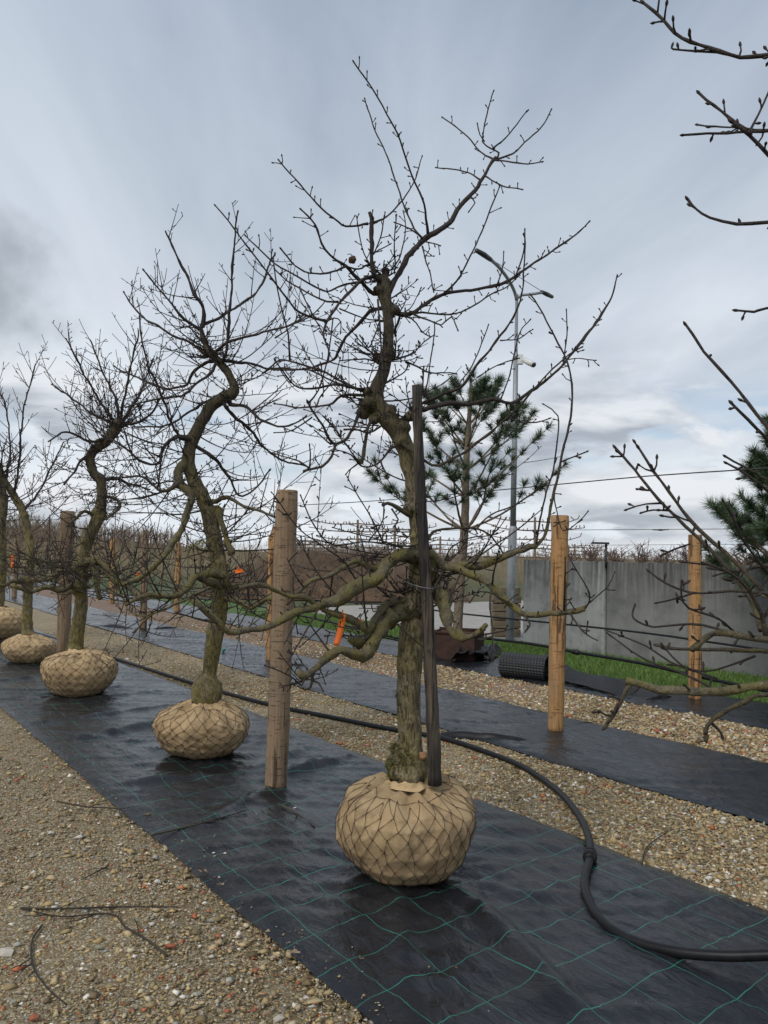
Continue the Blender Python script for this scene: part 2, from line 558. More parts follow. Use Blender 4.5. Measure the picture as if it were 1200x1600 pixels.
M['road'] = mat_plain('road_concrete', (0.27, 0.255, 0.23), (0.36, 0.345, 0.31), 2.5, 0.85, 0.2, 0.004)
M['steel'] = mat_plain('galvanised_steel', (0.235, 0.255, 0.275), (0.32, 0.34, 0.36), 14, 0.5, 0.1, 0.002, 0.35)
M['dark_steel'] = mat_plain('dark_steel', (0.020, 0.021, 0.023), (0.04, 0.042, 0.046), 20, 0.5, 0.1, 0.001)
M['pipe'] = mat_plain('black_pipe', (0.008, 0.0082, 0.009), (0.015, 0.0155, 0.017), 18, 0.42, 0.2, 0.001, spec=0.22)
M['dimple'] = mat_plain('black_plastic', (0.012, 0.0125, 0.014), (0.025, 0.026, 0.028), 30, 0.45, 0.1, 0.001)
M['rust'] = mat_plain('rusty_steel', (0.022, 0.010, 0.007), (0.060, 0.025, 0.015), 12, 0.85, 0.5, 0.004)
M['white_plastic'] = mat_plain('white_plastic', (0.62, 0.62, 0.60), (0.72, 0.72, 0.70), 20, 0.4, 0.0)
M['orange'] = mat_plain('orange_plastic', (0.78, 0.135, 0.010), (0.88, 0.19, 0.018), 40, 0.45, 0.1, 0.001)
M['ink'] = mat_plain('black_ink', (0.012, 0.012, 0.012), (0.02, 0.02, 0.02), 30, 0.6, 0.0)
M['green_plastic'] = mat_plain('green_plastic', (0.012, 0.14, 0.11), (0.02, 0.19, 0.15), 30, 0.5, 0.0)
M['sleeper'] = mat_plain('sleeper_wood', (0.085, 0.064, 0.040), (0.21, 0.165, 0.105), 8, 0.85, 0.4, 0.004, stretch=(0.4, 0.4, 3))
M['pine_bark'] = mat_plain('pine_bark', (0.085, 0.064, 0.045), (0.21, 0.165, 0.115), 26, 0.9, 0.6, 0.006)
M['needles'] = mat_vcol('needles', 0.55, 0.0)
M['grass'] = mat_vcol('grass', 0.6, 0.0)
M['lawn'] = mat_plain('lawn', (0.045, 0.085, 0.014), (0.085, 0.150, 0.026), 9, 0.9, 0.6, 0.02)
M['soil'] = mat_plain('soil', (0.075, 0.047, 0.028), (0.20, 0.125, 0.075), 3.2, 0.95, 1.0, 0.12)
M['far_twig'] = mat_plain('far_twig', (0.11, 0.078, 0.055), (0.19, 0.14, 0.10), 0.6, 0.9, 0.0)
M['red_twig'] = mat_plain('red_twig', (0.10, 0.062, 0.050), (0.18, 0.12, 0.095), 1.5, 0.9, 0.0)
M['reed'] = mat_plain('pale_twig', (0.17, 0.125, 0.075), (0.30, 0.235, 0.150), 1.2, 0.9, 0.0)
M['dead_leaf'] = mat_plain('dead_leaf', (0.17, 0.115, 0.07), (0.36, 0.27, 0.18), 60, 0.85, 0.2, 0.002)
M['evergreen'] = mat_plain('evergreen', (0.018, 0.030, 0.012), (0.045, 0.060, 0.022), 4, 0.8, 0.0)
M['olive'] = mat_plain('olive_foliage', (0.12, 0.11, 0.03), (0.21, 0.19, 0.06), 4, 0.8, 0.0)

m, t = material('field')
c = t.mix(t.mapr(t.noise(t.pos, 0.05, 5, 0.6), 0.42, 0.58), (0.055, 0.082, 0.024), (0.115, 0.085, 0.048))
c = t.mix(t.mapr(t.noise(t.pos, 1.3, 5, 0.6), 0.35, 0.7, 0.0, 0.6), c, (0.075, 0.10, 0.032))
t.l(c, t.b.inputs['Base Color']); t.b.inputs['Roughness'].default_value = 0.95
t.l(t.bump(t.noise(t.pos, 8, 5, 0.7), 0.8, 0.08), t.b.inputs['Normal'])
M['field'] = m

# ------------------------------------------------------------------ ground sheets
def sheet(name, pts, z, mat, label=None, cat=None, kind='structure'):
    mb = MB()
    mb.add([Vector((p.x, p.y, z)) for p in pts], [tuple(range(len(pts)))])
    o = mb.build(name, mat, smooth=False)
    tag(o, label, cat, kind=kind)
    return o

def strip_sheet(name, s0, s1, t0, t1, z, mat, **kw):
    return sheet(name, [W(s0, t0), W(s0, t1), W(s1, t1), W(s1, t0)][::-1], z, mat, **kw)

sheet('ground', [Vector((-2500, -400, 0)), Vector((2500, -400, 0)), Vector((2500, 4000, 0)), Vector((-2500, 4000, 0))], -0.06, M['field'])

def grid_strip(name, s0, s1, t0, t1, mat, hfun, ds, nt, edge=0.0, z0=0.0, kind='structure', near=12.0):
    """a sheet along the rows with real relief; UV in metres"""
    ss = []
    s = s0
    while s < s1:
        ss.append(s)
        s += ds * max(1.0, (s - near) * 0.35) if s > near else ds
    ss.append(s1)
    vs, fs, uvs = [], [], []
    for s in ss:
        e0 = edge * (noise.noise(Vector((s * 0.9, 3.3, t0))) + 0.5 * noise.noise(Vector((s * 3.1, 1.3, t0))))
        e1 = edge * (noise.noise(Vector((s * 0.9, 7.3, t1))) + 0.5 * noise.noise(Vector((s * 3.1, 5.3, t1))))
        for j in range(nt + 1):
            f = j / nt
            t = (t0 + e0) * (1 - f) + (t1 + e1) * f
            p = W(s, t)
            vs.append((p.x, p.y, z0 + hfun(s, t, f)))
            uvs.append((t, s))
    n1 = nt + 1
    for i in range(len(ss) - 1):
        for j in range(nt):
            a = i * n1 + j
            fs.append((a, a + 1, a + n1 + 1, a + n1))
    me = bpy.data.meshes.new(name)
    me.from_pydata(vs, [], fs)
    me.polygons.foreach_set('use_smooth', [True] * len(fs))
    lay = me.uv_layers.new(name='uv')
    li = np.empty(len(me.loops), dtype=np.int32)
    me.loops.foreach_get('vertex_index', li)
    lay.data.foreach_set('uv', np.array(uvs, dtype=np.float32)[li].ravel())
    me.flip_normals()
    o = link(name, me, mat)
    if kind:
        o['kind'] = kind
    return o

def gravel_h(s, t, f):
    p = Vector((s, t, 0))
    return 0.012 * noise.noise(p * 0.7) + 0.006 * noise.noise(p * 3.0) - 0.012 * max(0, 1 - 12 * min(f, 1 - f))

grid_strip('gravel_path', -3.5, 60, -5.0, 1.66, M['gravel'], gravel_h, 0.10, 60, z0=0.002)
grid_strip('gravel_path', -3.5, 60, 3.50, 4.80, M['gravel'], gravel_h, 0.08, 16, z0=0.002)
grid_strip('gravel_path', -3.5, 60, 6.05, 7.50, M['gravel_pink'], gravel_h, 0.12, 12, z0=0.002)

BALLS = [(3.06, 2.45), (5.71, 2.53), (8.77, 2.41), (11.56, 2.49), (14.37, 2.70), (0.25, 2.5)]

FOLDS = [(2.75, 2.55, 1.6, 2.15, .050, .05), (4.75, 2.62, 4.95, 3.5, .050, .05), (4.6, 2.6, 4.15, 1.75, .030, .05), (5.05, 2.7, 5.4, 3.45, .035, .06),
         (2.85, 2.25, 2.1, 1.75, .035, .06), (6.6, 1.8, 6.9, 3.3, .035, .07), (7.4, 1.75, 7.5, 3.3, .030, .06), (8.0, 1.9, 8.4, 3.4, .030, .06), (9.9, 1.8, 10.1, 3.4, .03, .07), (5.2, 1.75, 5.0, 2.5, .028, .05), (3.9, 2.9, 3.4, 3.45, .03, .05)]
def fabric_h(amp, seed):
    def h(s, t, f):
        p = W(s, t, seed)
        e = min(f, 1 - f)
        z = amp * 0.55 * noise.noise(Vector((p.x * 1.3, p.y * 1.1, seed)))
        wv = noise.noise(Vector((p.x * 0.9 + 0.5 * noise.noise(p * 1.7), p.y * 6.5, seed + 4)))
        z += amp * 0.60 * (1 - abs(wv)) ** 3
        wv = noise.noise(Vector((s * 0.8, t * 9.0 + noise.noise(p * 1.1), seed + 9)))
        z += amp * 0.30 * (1 - abs(wv)) ** 4
        for bs, bt in BALLS:                       # cloth pulled into creases under each heavy ball
            d = math.hypot(s - bs, t - bt)
            if d < 0.95:
                a = math.atan2(t - bt, s - bs)
                r = abs(noise.noise(Vector((math.cos(a) * 2.7, math.sin(a) * 2.7, bs))))
                z += amp * 1.1 * (1 - min(1, r * 2.6)) ** 2 * max(0, 1 - d / 0.95) * min(1, d / 0.3)
        if seed < 2:
            for (s0, t0, s1, t1, hh, ww) in FOLDS:
                ds_, dt_ = s1 - s0, t1 - t0
                q = max(0, min(1, ((s - s0) * ds_ + (t - t0) * dt_) / (ds_ * ds_ + dt_ * dt_)))
                dd_ = math.hypot(s - s0 - q * ds_, t - t0 - q * dt_) / (ww * (1 + .3 * noise.noise(Vector((q * 6, seed, s0)))))
                z += hh * math.exp(-dd_ * dd_) * math.sin(math.pi * min(.97, .12 + q * .86))
        z *= min(1.0, 0.25 + e * 9)
        return max(0.0, z) + 0.004 + 0.010 * min(1, e * 30)
    return h

fab1 = grid_strip('ground_fabric', -3.0, 60, 1.60, 3.58, M['fabric'], fabric_h(0.026, 1.0), 0.035, 64, 0.022, 0.008, kind=None)
tag(fab1, 'black woven ground fabric with green grid lines under the row of trees', 'ground fabric')
fab2 = grid_strip('ground_fabric', -3.0, 60, 4.72, 6.13, M['fabric_far'], fabric_h(0.030, 5.0), 0.05, 40, 0.03, 0.008, kind=None)
tag(fab2, 'plain black ground fabric strip with the freshly peeled posts standing in it', 'ground fabric')
fab3 = grid_strip('ground_fabric', -3.0, 60, 7.40, 8.68, M['fabric_far'], fabric_h(0.022, 9.0), 0.07, 26, 0.06, 0.008, kind=None)
tag(fab3, 'farthest black ground fabric strip beside the grass, under the rusty planter', 'ground fabric')

# lawn between the last fabric and the wall, road, field
strip_sheet('lawn', -3, 24, 8.45, 10.75, -0.004, M['lawn'])
strip_sheet('road', 10.2, 19.4, 10.3, 60, 0.0, M['road'])

def blades(name, n, s0, s1, t0, t1, hmin, hmax, mat, seed, z=0.0):
    r = np.random.default_rng(seed)
    s = r.uniform(s0, s1, n); t_ = r.uniform(t0, t1, n)
    x = -0.6 * s + 0.8 * t_; y = 0.8 * s + 0.6 * t_
    a = r.uniform(0, 2 * np.pi, n); h = r.uniform(hmin, hmax, n); wd = r.uniform(0.003, 0.007, n)
    lean = r.normal(0, 0.35, (n, 2)) * h[:, None]
    v = np.zeros((n, 3, 3), np.float32)
    v[:, 0] = np.stack([x - np.cos(a) * wd, y - np.sin(a) * wd, np.full(n, z)], 1)
    v[:, 1] = np.stack([x + np.cos(a) * wd, y + np.sin(a) * wd, np.full(n, z)], 1)
    v[:, 2] = np.stack([x + lean[:, 0], y + lean[:, 1], z + h], 1)
    c1, c2 = np.array([0.058, 0.120, 0.016]), np.array([0.160, 0.265, 0.052])
    k = r.uniform(0, 1, n)[:, None]
    col = c1 * (1 - k) + c2 * k
    me = np_mesh(name, v.reshape(-1, 3), np.arange(n * 3).reshape(n, 3), np.repeat(col, 3, 0))
    return tag(link(name, me, mat), kind='stuff')

def np_mesh(name, v, tri, col=None, smooth=False):
    me = bpy.data.meshes.new(name)
    me.vertices.add(len(v)); me.vertices.foreach_set('co', np.asarray(v, np.float32).ravel())
    me.loops.add(tri.size); me.loops.foreach_set('vertex_index', tri.astype(np.int32).ravel())
    me.polygons.add(len(tri))
    me.polygons.foreach_set('loop_start', np.arange(0, tri.size, 3, dtype=np.int32))
    if smooth:
        me.polygons.foreach_set('use_smooth', np.ones(len(tri), dtype=bool))
    if col is not None:
        at = me.attributes.new('tint', 'FLOAT_COLOR', 'POINT')
        at.data.foreach_set('color', np.concatenate([col, np.ones((len(col), 1))], 1).astype(np.float32).ravel())
    me.update(calc_edges=True)
    me.validate()
    return me

g_ = blades('grass', 46000, 2.0, 17.5, 8.60, 10.62, 0.03, 0.085, M['grass'], 3)
tag(g_, 'short green grass growing in front of the concrete wall', 'grass')

# loose stones lying on the gravel
def rock_shape():
    """an angular chip: six corners and two chipped ones"""
    v = np.array([[1, 0, .1], [-1, .1, 0], [0, 1, 0], [.1, -1, .1], [.25, .1, 1], [0, 0, -1]], float)
    f = np.array([[0, 2, 4], [2, 1, 4], [1, 3, 4], [3, 0, 4], [2, 0, 5], [1, 2, 5], [3, 1, 5], [0, 3, 5]])
    return v, f

STONE_COLS = np.array([[.34, .255, .125], [.40, .31, .175], [.26, .195, .098], [.47, .40, .27], [.66, .62, .54], [.22, .18, .12],
                       [.38, .125, .058], [.31, .30, .25], [.42, .30, .140], [.16, .115, .055]])

def stones(name, n, region, size, seed, probs, label, power=1.0, near=None):
    r = np.random.default_rng(seed)
    (s0, s1, t0, t1) = region
    s = s0 + (s1 - s0) * r.uniform(0, 1, n) ** power
    t_ = r.uniform(t0, t1, n)
    if near:
        s = s0 + r.exponential(near, n)
        s = np.where(s > s1, r.uniform(s0, s1, n), s)
    x = -0.6 * s + 0.8 * t_; y = 0.8 * s + 0.6 * t_
    bv, bf = rock_shape()
    sz = size[0] * np.exp(r.normal(0, 0.58, n)); sz = np.minimum(sz, size[1])
    ax = r.uniform(0.55, 1.45, (n, 3)); ax[:, 2] *= 0.55
    jit = 1 + r.normal(0, 0.22, (n, len(bv), 1))
    bv = bv[None] + r.normal(0, 0.22, (n, len(bv), 3))
    v = bv * jit * ax[:, None, :] * sz[:, None, None]
    a = r.uniform(0, 6.28, n); ca, sa = np.cos(a)[:, None], np.sin(a)[:, None]
    v = np.stack([v[..., 0] * ca - v[..., 1] * sa, v[..., 0] * sa + v[..., 1] * ca, v[..., 2]], -1)
    v += np.stack([x, y, sz * 0.22 + 0.004], 1)[:, None, :]
    f = bf[None] + (np.arange(n) * 6)[:, None, None]
    ci = r.choice(len(STONE_COLS), n, p=np.array(probs) / sum(probs))
    col = STONE_COLS[ci] * r.uniform(0.75, 1.4, (n, 1))
    me = np_mesh(name, v.reshape(-1, 3), f.reshape(-1, 3), np.repeat(col, 6, 0))
    o = link(name, me, M['stone'])
    return tag(o, label, 'gravel', kind='stuff')

stones('gravel', 125000, (0.6, 12.0, -1.6, 1.64), (0.0044, 0.021), 21, [5, 5, 3.5, 3.4, 1.5, 1.6, 1.3, 2.0, 3, 2], 'loose mixed gravel of the path beside the trees', near=3.0)
stones('gravel', 80000, (1.0, 16.0, 3.50, 4.74), (0.0052, 0.022), 22, [5, 5, 4, 3.2, 1.8, 1.6, 1.0, 1.8, 3, 2.5], 'loose mixed gravel between the two nearest fabric strips', near=4.0)
stones('gravel', 36000, (2.0, 18.0, 6.10, 7.42), (0.0080, 0.026), 23, [5, 5, 2.5, 4.5, 1.8, 1, 1.4, 1, 4.5, 1], 'pale pinkish gravel in front of the farthest fabric strip', near=5.0)

def crumbs():
    r = np.random.default_rng(77)
    n = 520
    s = 1.6 + r.exponential(3.0, n); t_ = np.where(r.uniform(0, 1, n) < .6, 1.62 + np.abs(r.normal(0, .14, n)), r.uniform(1.65, 3.5, n))
    bv, bf = rock_shape()
    sz = .0030 * np.exp(r.normal(0, .55, n))
    v = (bv[None] + r.normal(0, .25, (n, 6, 3))) * sz[:, None, None] * np.array([1.3, 1, .7])
    v += np.stack([-.6 * s + .8 * t_, .8 * s + .6 * t_, np.full(n, .029)], 1)[:, None, :]
    f = bf[None] + (np.arange(n) * 6)[:, None, None]
    col = STONE_COLS[r.choice(len(STONE_COLS), n)] * r.uniform(.7, 1.2, (n, 1))
    o = link('grit', np_mesh('grit', v.reshape(-1, 3), f.reshape(-1, 3), np.repeat(col, 6, 0)), M['stone'])
    tag(o, 'crumbs of grit and soil spilled over the nearest fabric', 'grit', kind='stuff')
crumbs()

# soil bank beyond the road
def soil_bank():
    vs, fs = [], []
    nx, ny = 90, 26
    for i in range(nx + 1):
        for j in range(ny + 1):
            u, v = i / nx, j / ny
            x = -6.6 + 9.8 * u
            y = 26 + 9 * v
            h = math.sin(math.pi * min(1, v * 1.25)) if v < 0.8 else 0
            prof = min(1, u * 3.0) * min(1, (1 - u) * 3.2)
            z = 1.55 * h ** 0.7 * prof * (1 + 0.10 * noise.noise(Vector((x * .4, y * .4, 2))) ) if h > 0 else 0
            z += (0.12 * noise.noise(Vector((x * 1.6, y * 1.6, 0))) + 0.07 * noise.noise(Vector((x * 4, y * 4, 0)))) * (1 if z > .1 else 0)
            vs.append((x, y, z - 0.02))
    for i in range(nx):
        for j in range(ny):
            a = i * (ny + 1) + j
            fs.append((a, a + ny + 1, a + ny + 2, a + 1))
    me = bpy.data.meshes.new('soil_bank')
    me.from_pydata(vs, [], fs)
    me.polygons.foreach_set('use_smooth', [True] * len(fs))
    tag(link('soil_bank', me, M['soil']), kind='structure')
soil_bank()

def hill():
    vs, fs = [], []
    nx, ny = 60, 14
    for i in range(nx + 1):
        for j in range(ny + 1):
            u, v = i / nx, j / ny
            x = -260 + 235 * u
            y = 150 + 160 * v
            h = 9.0 * math.sin(math.pi * v) * min(1, (1 - u) * 2.0) * (1 + 0.2 * noise.noise(Vector((x * .02, y * .02, 1))))
            vs.append((x, y, h - 0.05))
    for i in range(nx):
        for j in range(ny):
            a = i * (ny + 1) + j
            fs.append((a, a + ny + 1, a + ny + 2, a + 1))
    me = bpy.data.meshes.new('hill')
    me.from_pydata(vs, [], fs)
    me.polygons.foreach_set('use_smooth', [True] * len(fs))
    tag(link('hill', me, M['field']), kind='structure')
hill()

def stick_mass(name, n, place, hrange, width, mat, seed, fan=0.10, twigs=5):
    """upright bare stems with side twigs, as thin three-sided blades: a mass of far saplings or woodland"""
    r = random.Random(seed)
    v, tri = [], []
    def stick(p, q, wd):
        d = (q - p)
        a = Vector((wd, 0, 0)); b = Vector((-wd * .5, wd * .86, 0)); c = Vector((-wd * .5, -wd * .86, 0))
        k = len(v)
        v.extend([p + a, p + b, p + c, q])
        tri.extend([(k, k + 1, k + 3), (k + 1, k + 2, k + 3), (k + 2, k, k + 3)])
    for _ in range(n):
        b, sc = place(r)
        h = r.uniform(*hrange) * sc
        top = b + Vector((r.gauss(0, fan) * h, r.gauss(0, fan) * h, h))
        stick(b, top, width)
        for _ in range(twigs):
            f = r.uniform(0.25, 0.95)
            p = b.lerp(top, f)
            L = h * r.uniform(0.12, 0.34)
            a = r.uniform(0, 6.28)
            stick(p, p + Vector((math.cos(a) * L * .6, math.sin(a) * L * .6, L * r.uniform(.4, 1))), width * 0.6)
    me = np_mesh(name, np.array([tuple(x) for x in v]), np.array(tri))
    return tag(link(name, me, mat), kind='stuff')

def hill_z(x, y):
    u, v = (x + 260) / 235, (y - 150) / 160
    if not (0 < u < 1 and 0 < v < 1):
        return 0
    return 9.0 * math.sin(math.pi * v) * min(1, (1 - u) * 2.0)

def pl_wood(r):
    y = r.uniform(140, 230); x = r.uniform(-230, -56)
    return Vector((x, y, hill_z(x, y) - .3)), 1.0
o = stick_mass('woodland', 4200, pl_wood, (2.6, 5.6), 0.10, M['far_twig'], 5, 0.09, 14)
tag(o, 'brown bare woodland on the low hill far behind the rows', 'woodland')

def pl_sap(r):
    row = r.randint(0, 7)
    y = 36 + row * 4.5
    x = r.uniform(-34, 22)
    return Vector((x, y, 0)), 1.0
o = stick_mass('nursery_saplings', 3200, pl_sap, (1.5, 2.25), 0.016, M['reed'], 6, 0.02, 4)
tag(o, 'pale brown rows of young nursery saplings in the field behind', 'saplings')

def pl_hedge(r):
    return Vector((r.uniform(-120, 110), r.uniform(118, 128), 0)), r.uniform(0.7, 1.25)
o = stick_mass('hedgerow', 1500, pl_hedge, (1.6, 3.3), 0.07, M['far_twig'], 8, 0.12, 8)
tag(o, 'thin dark bare hedgerow along the horizon', 'hedgerow')

def bank_z(x, y):
    u, v = (x + 6.6) / 9.8, (y - 26) / 9
    h = math.sin(math.pi * min(1, v * 1.25)) if 0 < v < 0.8 else 0
    return 1.55 * h ** 0.7 * min(1, u * 3.0) * min(1, (1 - u) * 3.2) if h > 0 and 0 < u < 1 else 0
def pl_weed(r):
    x, y = r.uniform(-6.4, 3), r.uniform(26, 31)
    return Vector((x, y, bank_z(x, y) - .08)), 1.0
o = stick_mass('dry_weeds', 6500, pl_weed, (0.10, 0.60), 0.009, M['far_twig'], 16, 0.40, 4)
tag(o, 'dry brown weeds scattered over the soil bank beyond the road', 'weeds')

# ------------------------------------------------------------------ trees
def bud(mb, p, d, r):
    L = r * 4.2
    pts = [p - d * L * .2, p + d * L * .25, p + d * L * .6, p + d * L]
    mb.tube(pts, [r * .9, r * 1.40, r * 1.15, r * .2], 5, cap=False)

def perp(d, r):
    a = Vector((r.gauss(0, 1), r.gauss(0, 1), r.gauss(0, 1)))
    a = a - d * a.dot(d)
    return a.normalized() if a.length > 1e-6 else Vector((1, 0, 0))

def spurs(mb, pts, rads, r, spacing, lmin, lmax, rs, up=0.35, start=0.05, clump=0.12):
    """short fruiting spurs with a fat bud at the tip"""
    dist, nxt = 0.0, spacing * r.uniform(.2, 1)
    total = sum((pts[i + 1] - pts[i]).length for i in range(len(pts) - 1))
    for i in range(len(pts) - 1):
        seg = (pts[i + 1] - pts[i]).length
        while nxt < dist + seg:
            f = (nxt - dist) / max(seg, 1e-6)
            if nxt > start * total:
                p = pts[i].lerp(pts[i + 1], f)
                d = (pts[i + 1] - pts[i]).normalized()
                k = 1 if r.random() > clump else 3
                for _ in range(k):
                    q = (perp(d, r) + d * r.uniform(.1, .9) + Vector((0, 0, up))).normalized()
                    L = r.uniform(lmin, lmax) * (1.8 if r.random() < .14 else 1)
                    mid = p + q * L * .55 + perp(q, r) * L * .10
                    q2 = (q + Vector((0, 0, .5 * up)) + perp(q, r) * .25).normalized()
                    e = mid + q2 * L * .5
                    mb.tube([p, mid, e], [rs * 1.25, rs, rs * .95], 4, cap=False)
                    bud(mb, e, q2, rs * 1.25)
            nxt += spacing * r.uniform(.45, 1.6)
        dist += seg

MINR = [.0016]
def shoot(mb, p, d, L, r0, r, up=0.5, wig=0.10, level=0, sp=None):
    """one curved young shoot; returns its path"""
    n = max(5, int(L / 0.055))
    st = L / n
    pts = [p.copy()]
    d = d.normalized()
    for i in range(n):
        d = (d + Vector((0, 0, up * st * 2.2)) + Vector((r.gauss(0, wig), r.gauss(0, wig), r.gauss(0, wig))) * (st * 5) ** .5 * .55).normalized()
        p = p + d * st
        pts.append(p.copy())
    r0 = max(r0, MINR[0])
    rt = max(MINR[0] * .9, r0 * 0.42)
    rads = [r0 + (rt - r0) * (i / n) ** .8 for i in range(n + 1)]
    mb.tube(pts, rads, 5 if r0 < 0.008 else 7, rough=0.12 if r0 > .006 else 0, nscale=60)
    bud(mb, pts[-1], d, rt)
    if sp:
        spurs(mb, pts, rads, r, *sp)
    if level > 0:
        k = max(1, int(L / 0.19))
        for _ in range(k):
            i = r.randint(1, n - 1)
            dd = (pts[i + 1] - pts[i]).normalized()
            q = (dd * r.uniform(.3, 1) + perp(dd, r) * r.uniform(.5, 1.1) + Vector((0, 0, .25))).normalized()
            shoot(mb, pts[i], q, L * r.uniform(.25, .65) * (1 - .45 * i / n), max(.0017, rads[i] * .58), r, up * r.uniform(.6, 1.6), wig, level - 1, sp if level > 1 or r.random() < .35 else None)
    return pts, rads


class Tree:
    def __init__(self, name, base, depth, label, group, seed):
        self.root = empty(name, base)
        tag(self.root, label, 'tree', group)
        self.D = depth
        self.r = random.Random(seed)
        self.k = depth / F_PX             # metres per photograph pixel at the trunk
        self.trunk = None
        self.ls = .60
        self.ts = 1.0

    def make_trunk(self, pts, lumps, mat, voxel, lean=None, rough=0.006, disp=True):
        """pts: (x, y, radius) in photograph pixels at the trunk's distance"""
        D = self.D
        full = []
        for i, (x, y, rr) in enumerate(pts):
            dd = D + (lean[i] if lean else 0)
            p = P(x, y, dd)
            full.append((p.x, p.y, p.z, rr * self.ts * dd / F_PX))
        path = smooth_path(full, 0.022)
        self.trunk = [Vector(p[:3]) for p in path]
        self.trad = [max(.006, p[3]) for p in path]
        mb = MB()
        mb.tube(self.trunk, self.trad, 18)
        bm = bmesh.new()
        me0 = bpy.data.meshes.new('tmp')
        me0.from_pydata([tuple(v) for v in mb.v], [], mb.f)
        bm.from_mesh(me0)
        for (x, y, rr, dz) in lumps:
            c = P(x, y, D + dz)
            k = rr * (.5 + .5 * self.ts) * .78 * (D + dz) / F_PX
            ret = bmesh.ops.create_icosphere(bm, subdivisions=2, radius=k)
            sc = Vector((self.r.uniform(.8, 1.2), self.r.uniform(.8, 1.2), self.r.uniform(.75, 1.1)))
            for v in ret['verts']:
                v.co = Vector((v.co.x * sc.x, v.co.y * sc.y, v.co.z * sc.z)) * (1 + .25 * noise.noise(v.co / k * 1.6 + c * 9)) + c
        bm.to_mesh(me0); bm.free()
        ob = bpy.data.objects.new('tmp', me0)
        COL.objects.link(ob)
        md = ob.modifiers.new('r', 'REMESH'); md.mode = 'VOXEL'; md.voxel_size = voxel; md.use_smooth_shade = True
        ms = ob.modifiers.new('s', 'SMOOTH'); ms.factor = .5; ms.iterations = 4
        dg = bpy.context.evaluated_depsgraph_get()
        me = bpy.data.meshes.new_from_object(ob.evaluated_get(dg))
        me.name = 'trunk'
        bpy.data.objects.remove(ob); bpy.data.meshes.remove(me0)
        n = len(me.vertices)
        co = np.empty(n * 3, np.float32); no = np.empty(n * 3, np.float32)
        me.vertices.foreach_get('co', co)
        me.vertex_normals.foreach_get('vector', no)
        co = co.reshape(-1, 3); no = no.reshape(-1, 3)
        h = np.empty(n, np.float32)
        for i in range(n):
            q = Vector(co[i])
            a = noise.fractal(Vector((q.x * 34, q.y * 34, q.z * 9)), 1.0, 2.0, 3)
            b = noise.noise(q * 14)
            h[i] = rough * (a * .75 + b * .9)
        co = co + no * h[:, None] - np.array(self.root.location, np.float32)
        me.vertices.foreach_set('co', co.ravel())
        me.materials.clear()
        me.update()
        self.tr = link('trunk', me, mat, self.root)
        return self.tr

    def limb(self, pts, r0, r1, d0=0.0, d1=0.0, sp=None, shoots=0, slen=(.25, .6), lvl=0, knob=0.0, up=.5, name='branch', mat=None, bend=0.0, ls=None):
        """a branch traced in photograph pixels; d0, d1 = how far behind (+) or before (-) the trunk it starts and ends"""
        r = self.r
        r0 *= ls or self.ls
        r1 *= min(1.0, (ls or self.ls) * 1.25)
        cum = [0.0]
        for a, b in zip(pts, pts[1:]):
            cum.append(cum[-1] + math.hypot(b[0] - a[0], b[1] - a[1]))
        full = []
        for (x, y), c in zip(pts, cum):
            f = c / cum[-1]
            dd = self.D + d0 + (d1 - d0) * f ** .85 + bend * math.sin(math.pi * f)
            p = P(x, y, dd)
            full.append((*p, (r0 + (r1 - r0) * f ** .62) * dd / F_PX))
        if self.trunk and cum[-1] > 30:
            a = Vector(full[0][:3])
            i = min(range(len(self.trunk)), key=lambda q: (self.trunk[q] - a).length)
            dist = (self.trunk[i] - a).length
            if self.trad[i] * .6 < dist < self.trad[i] + .075:
                full.insert(0, (*self.trunk[i], full[0][3] * 1.05))
        path = smooth_path(full, 0.03)
        pv = [Vector(p[:3]) for p in path]
        rv = [max(.0016, p[3]) for p in path]
        for i in range(2, len(pv) - 1):
            q = pv[i] * 7
            pv[i] = pv[i] + Vector((noise.noise(q), noise.noise(q + Vector((9, 0, 0))), noise.noise(q + Vector((0, 9, 0))))) * min(.016, rv[i] * 1.6)
            q = pv[i] * 23
            pv[i] = pv[i] + Vector((noise.noise(q), noise.noise(q + Vector((9, 0, 0))), noise.noise(q + Vector((0, 9, 0))))) * min(.005, rv[i] * .6)
        if knob:
            rv = [a * (1 + knob * max(0, noise.noise(p * 17)) * 2) for a, p in zip(rv, pv)]
        if rv[0] > .012 and self.D > 3:
            for _ in range(max(2, int(cum[-1] / 45))):
                i = r.randint(2, len(rv) - 2)
                g = r.uniform(.06, .26)
                for q in (-2, -1, 0, 1, 2):
                    if 0 <= i + q < len(rv):
                        rv[i + q] *= 1 + g * (1 - abs(q) / 3)
        rv[0] *= 1.22
        if len(rv) > 3:
            rv[1] *= 1.10
        mb = MB()
        mb.tube(pv, rv, 12 if rv[0] > .02 else (8 if rv[0] > .008 else 6), rough=.42 if rv[0] > .012 else .22, nscale=34)
        d = (pv[-1] - pv[-2]).normalized()
        if r1 * self.k < .006:
            bud(mb, pv[-1], d, rv[-1])
        if sp:
            spurs(mb, pv, rv, r, *sp)
        for _ in range(shoots):
            i = r.randint(max(1, len(pv) // 6), len(pv) - 2)
            dd = (pv[i + 1] - pv[i]).normalized()
            q = (dd * r.uniform(.2, 1) + perp(dd, r) * r.uniform(.6, 1.2) + Vector((0, 0, .3))).normalized()
            shoot(mb, pv[i], q, r.uniform(*slen), max(.0024, min(.006, rv[i] * .55)), r, up * r.uniform(.4, 1.5), .10, lvl, sp)
        return mb.build(name, mat or M['bark'], self.root)

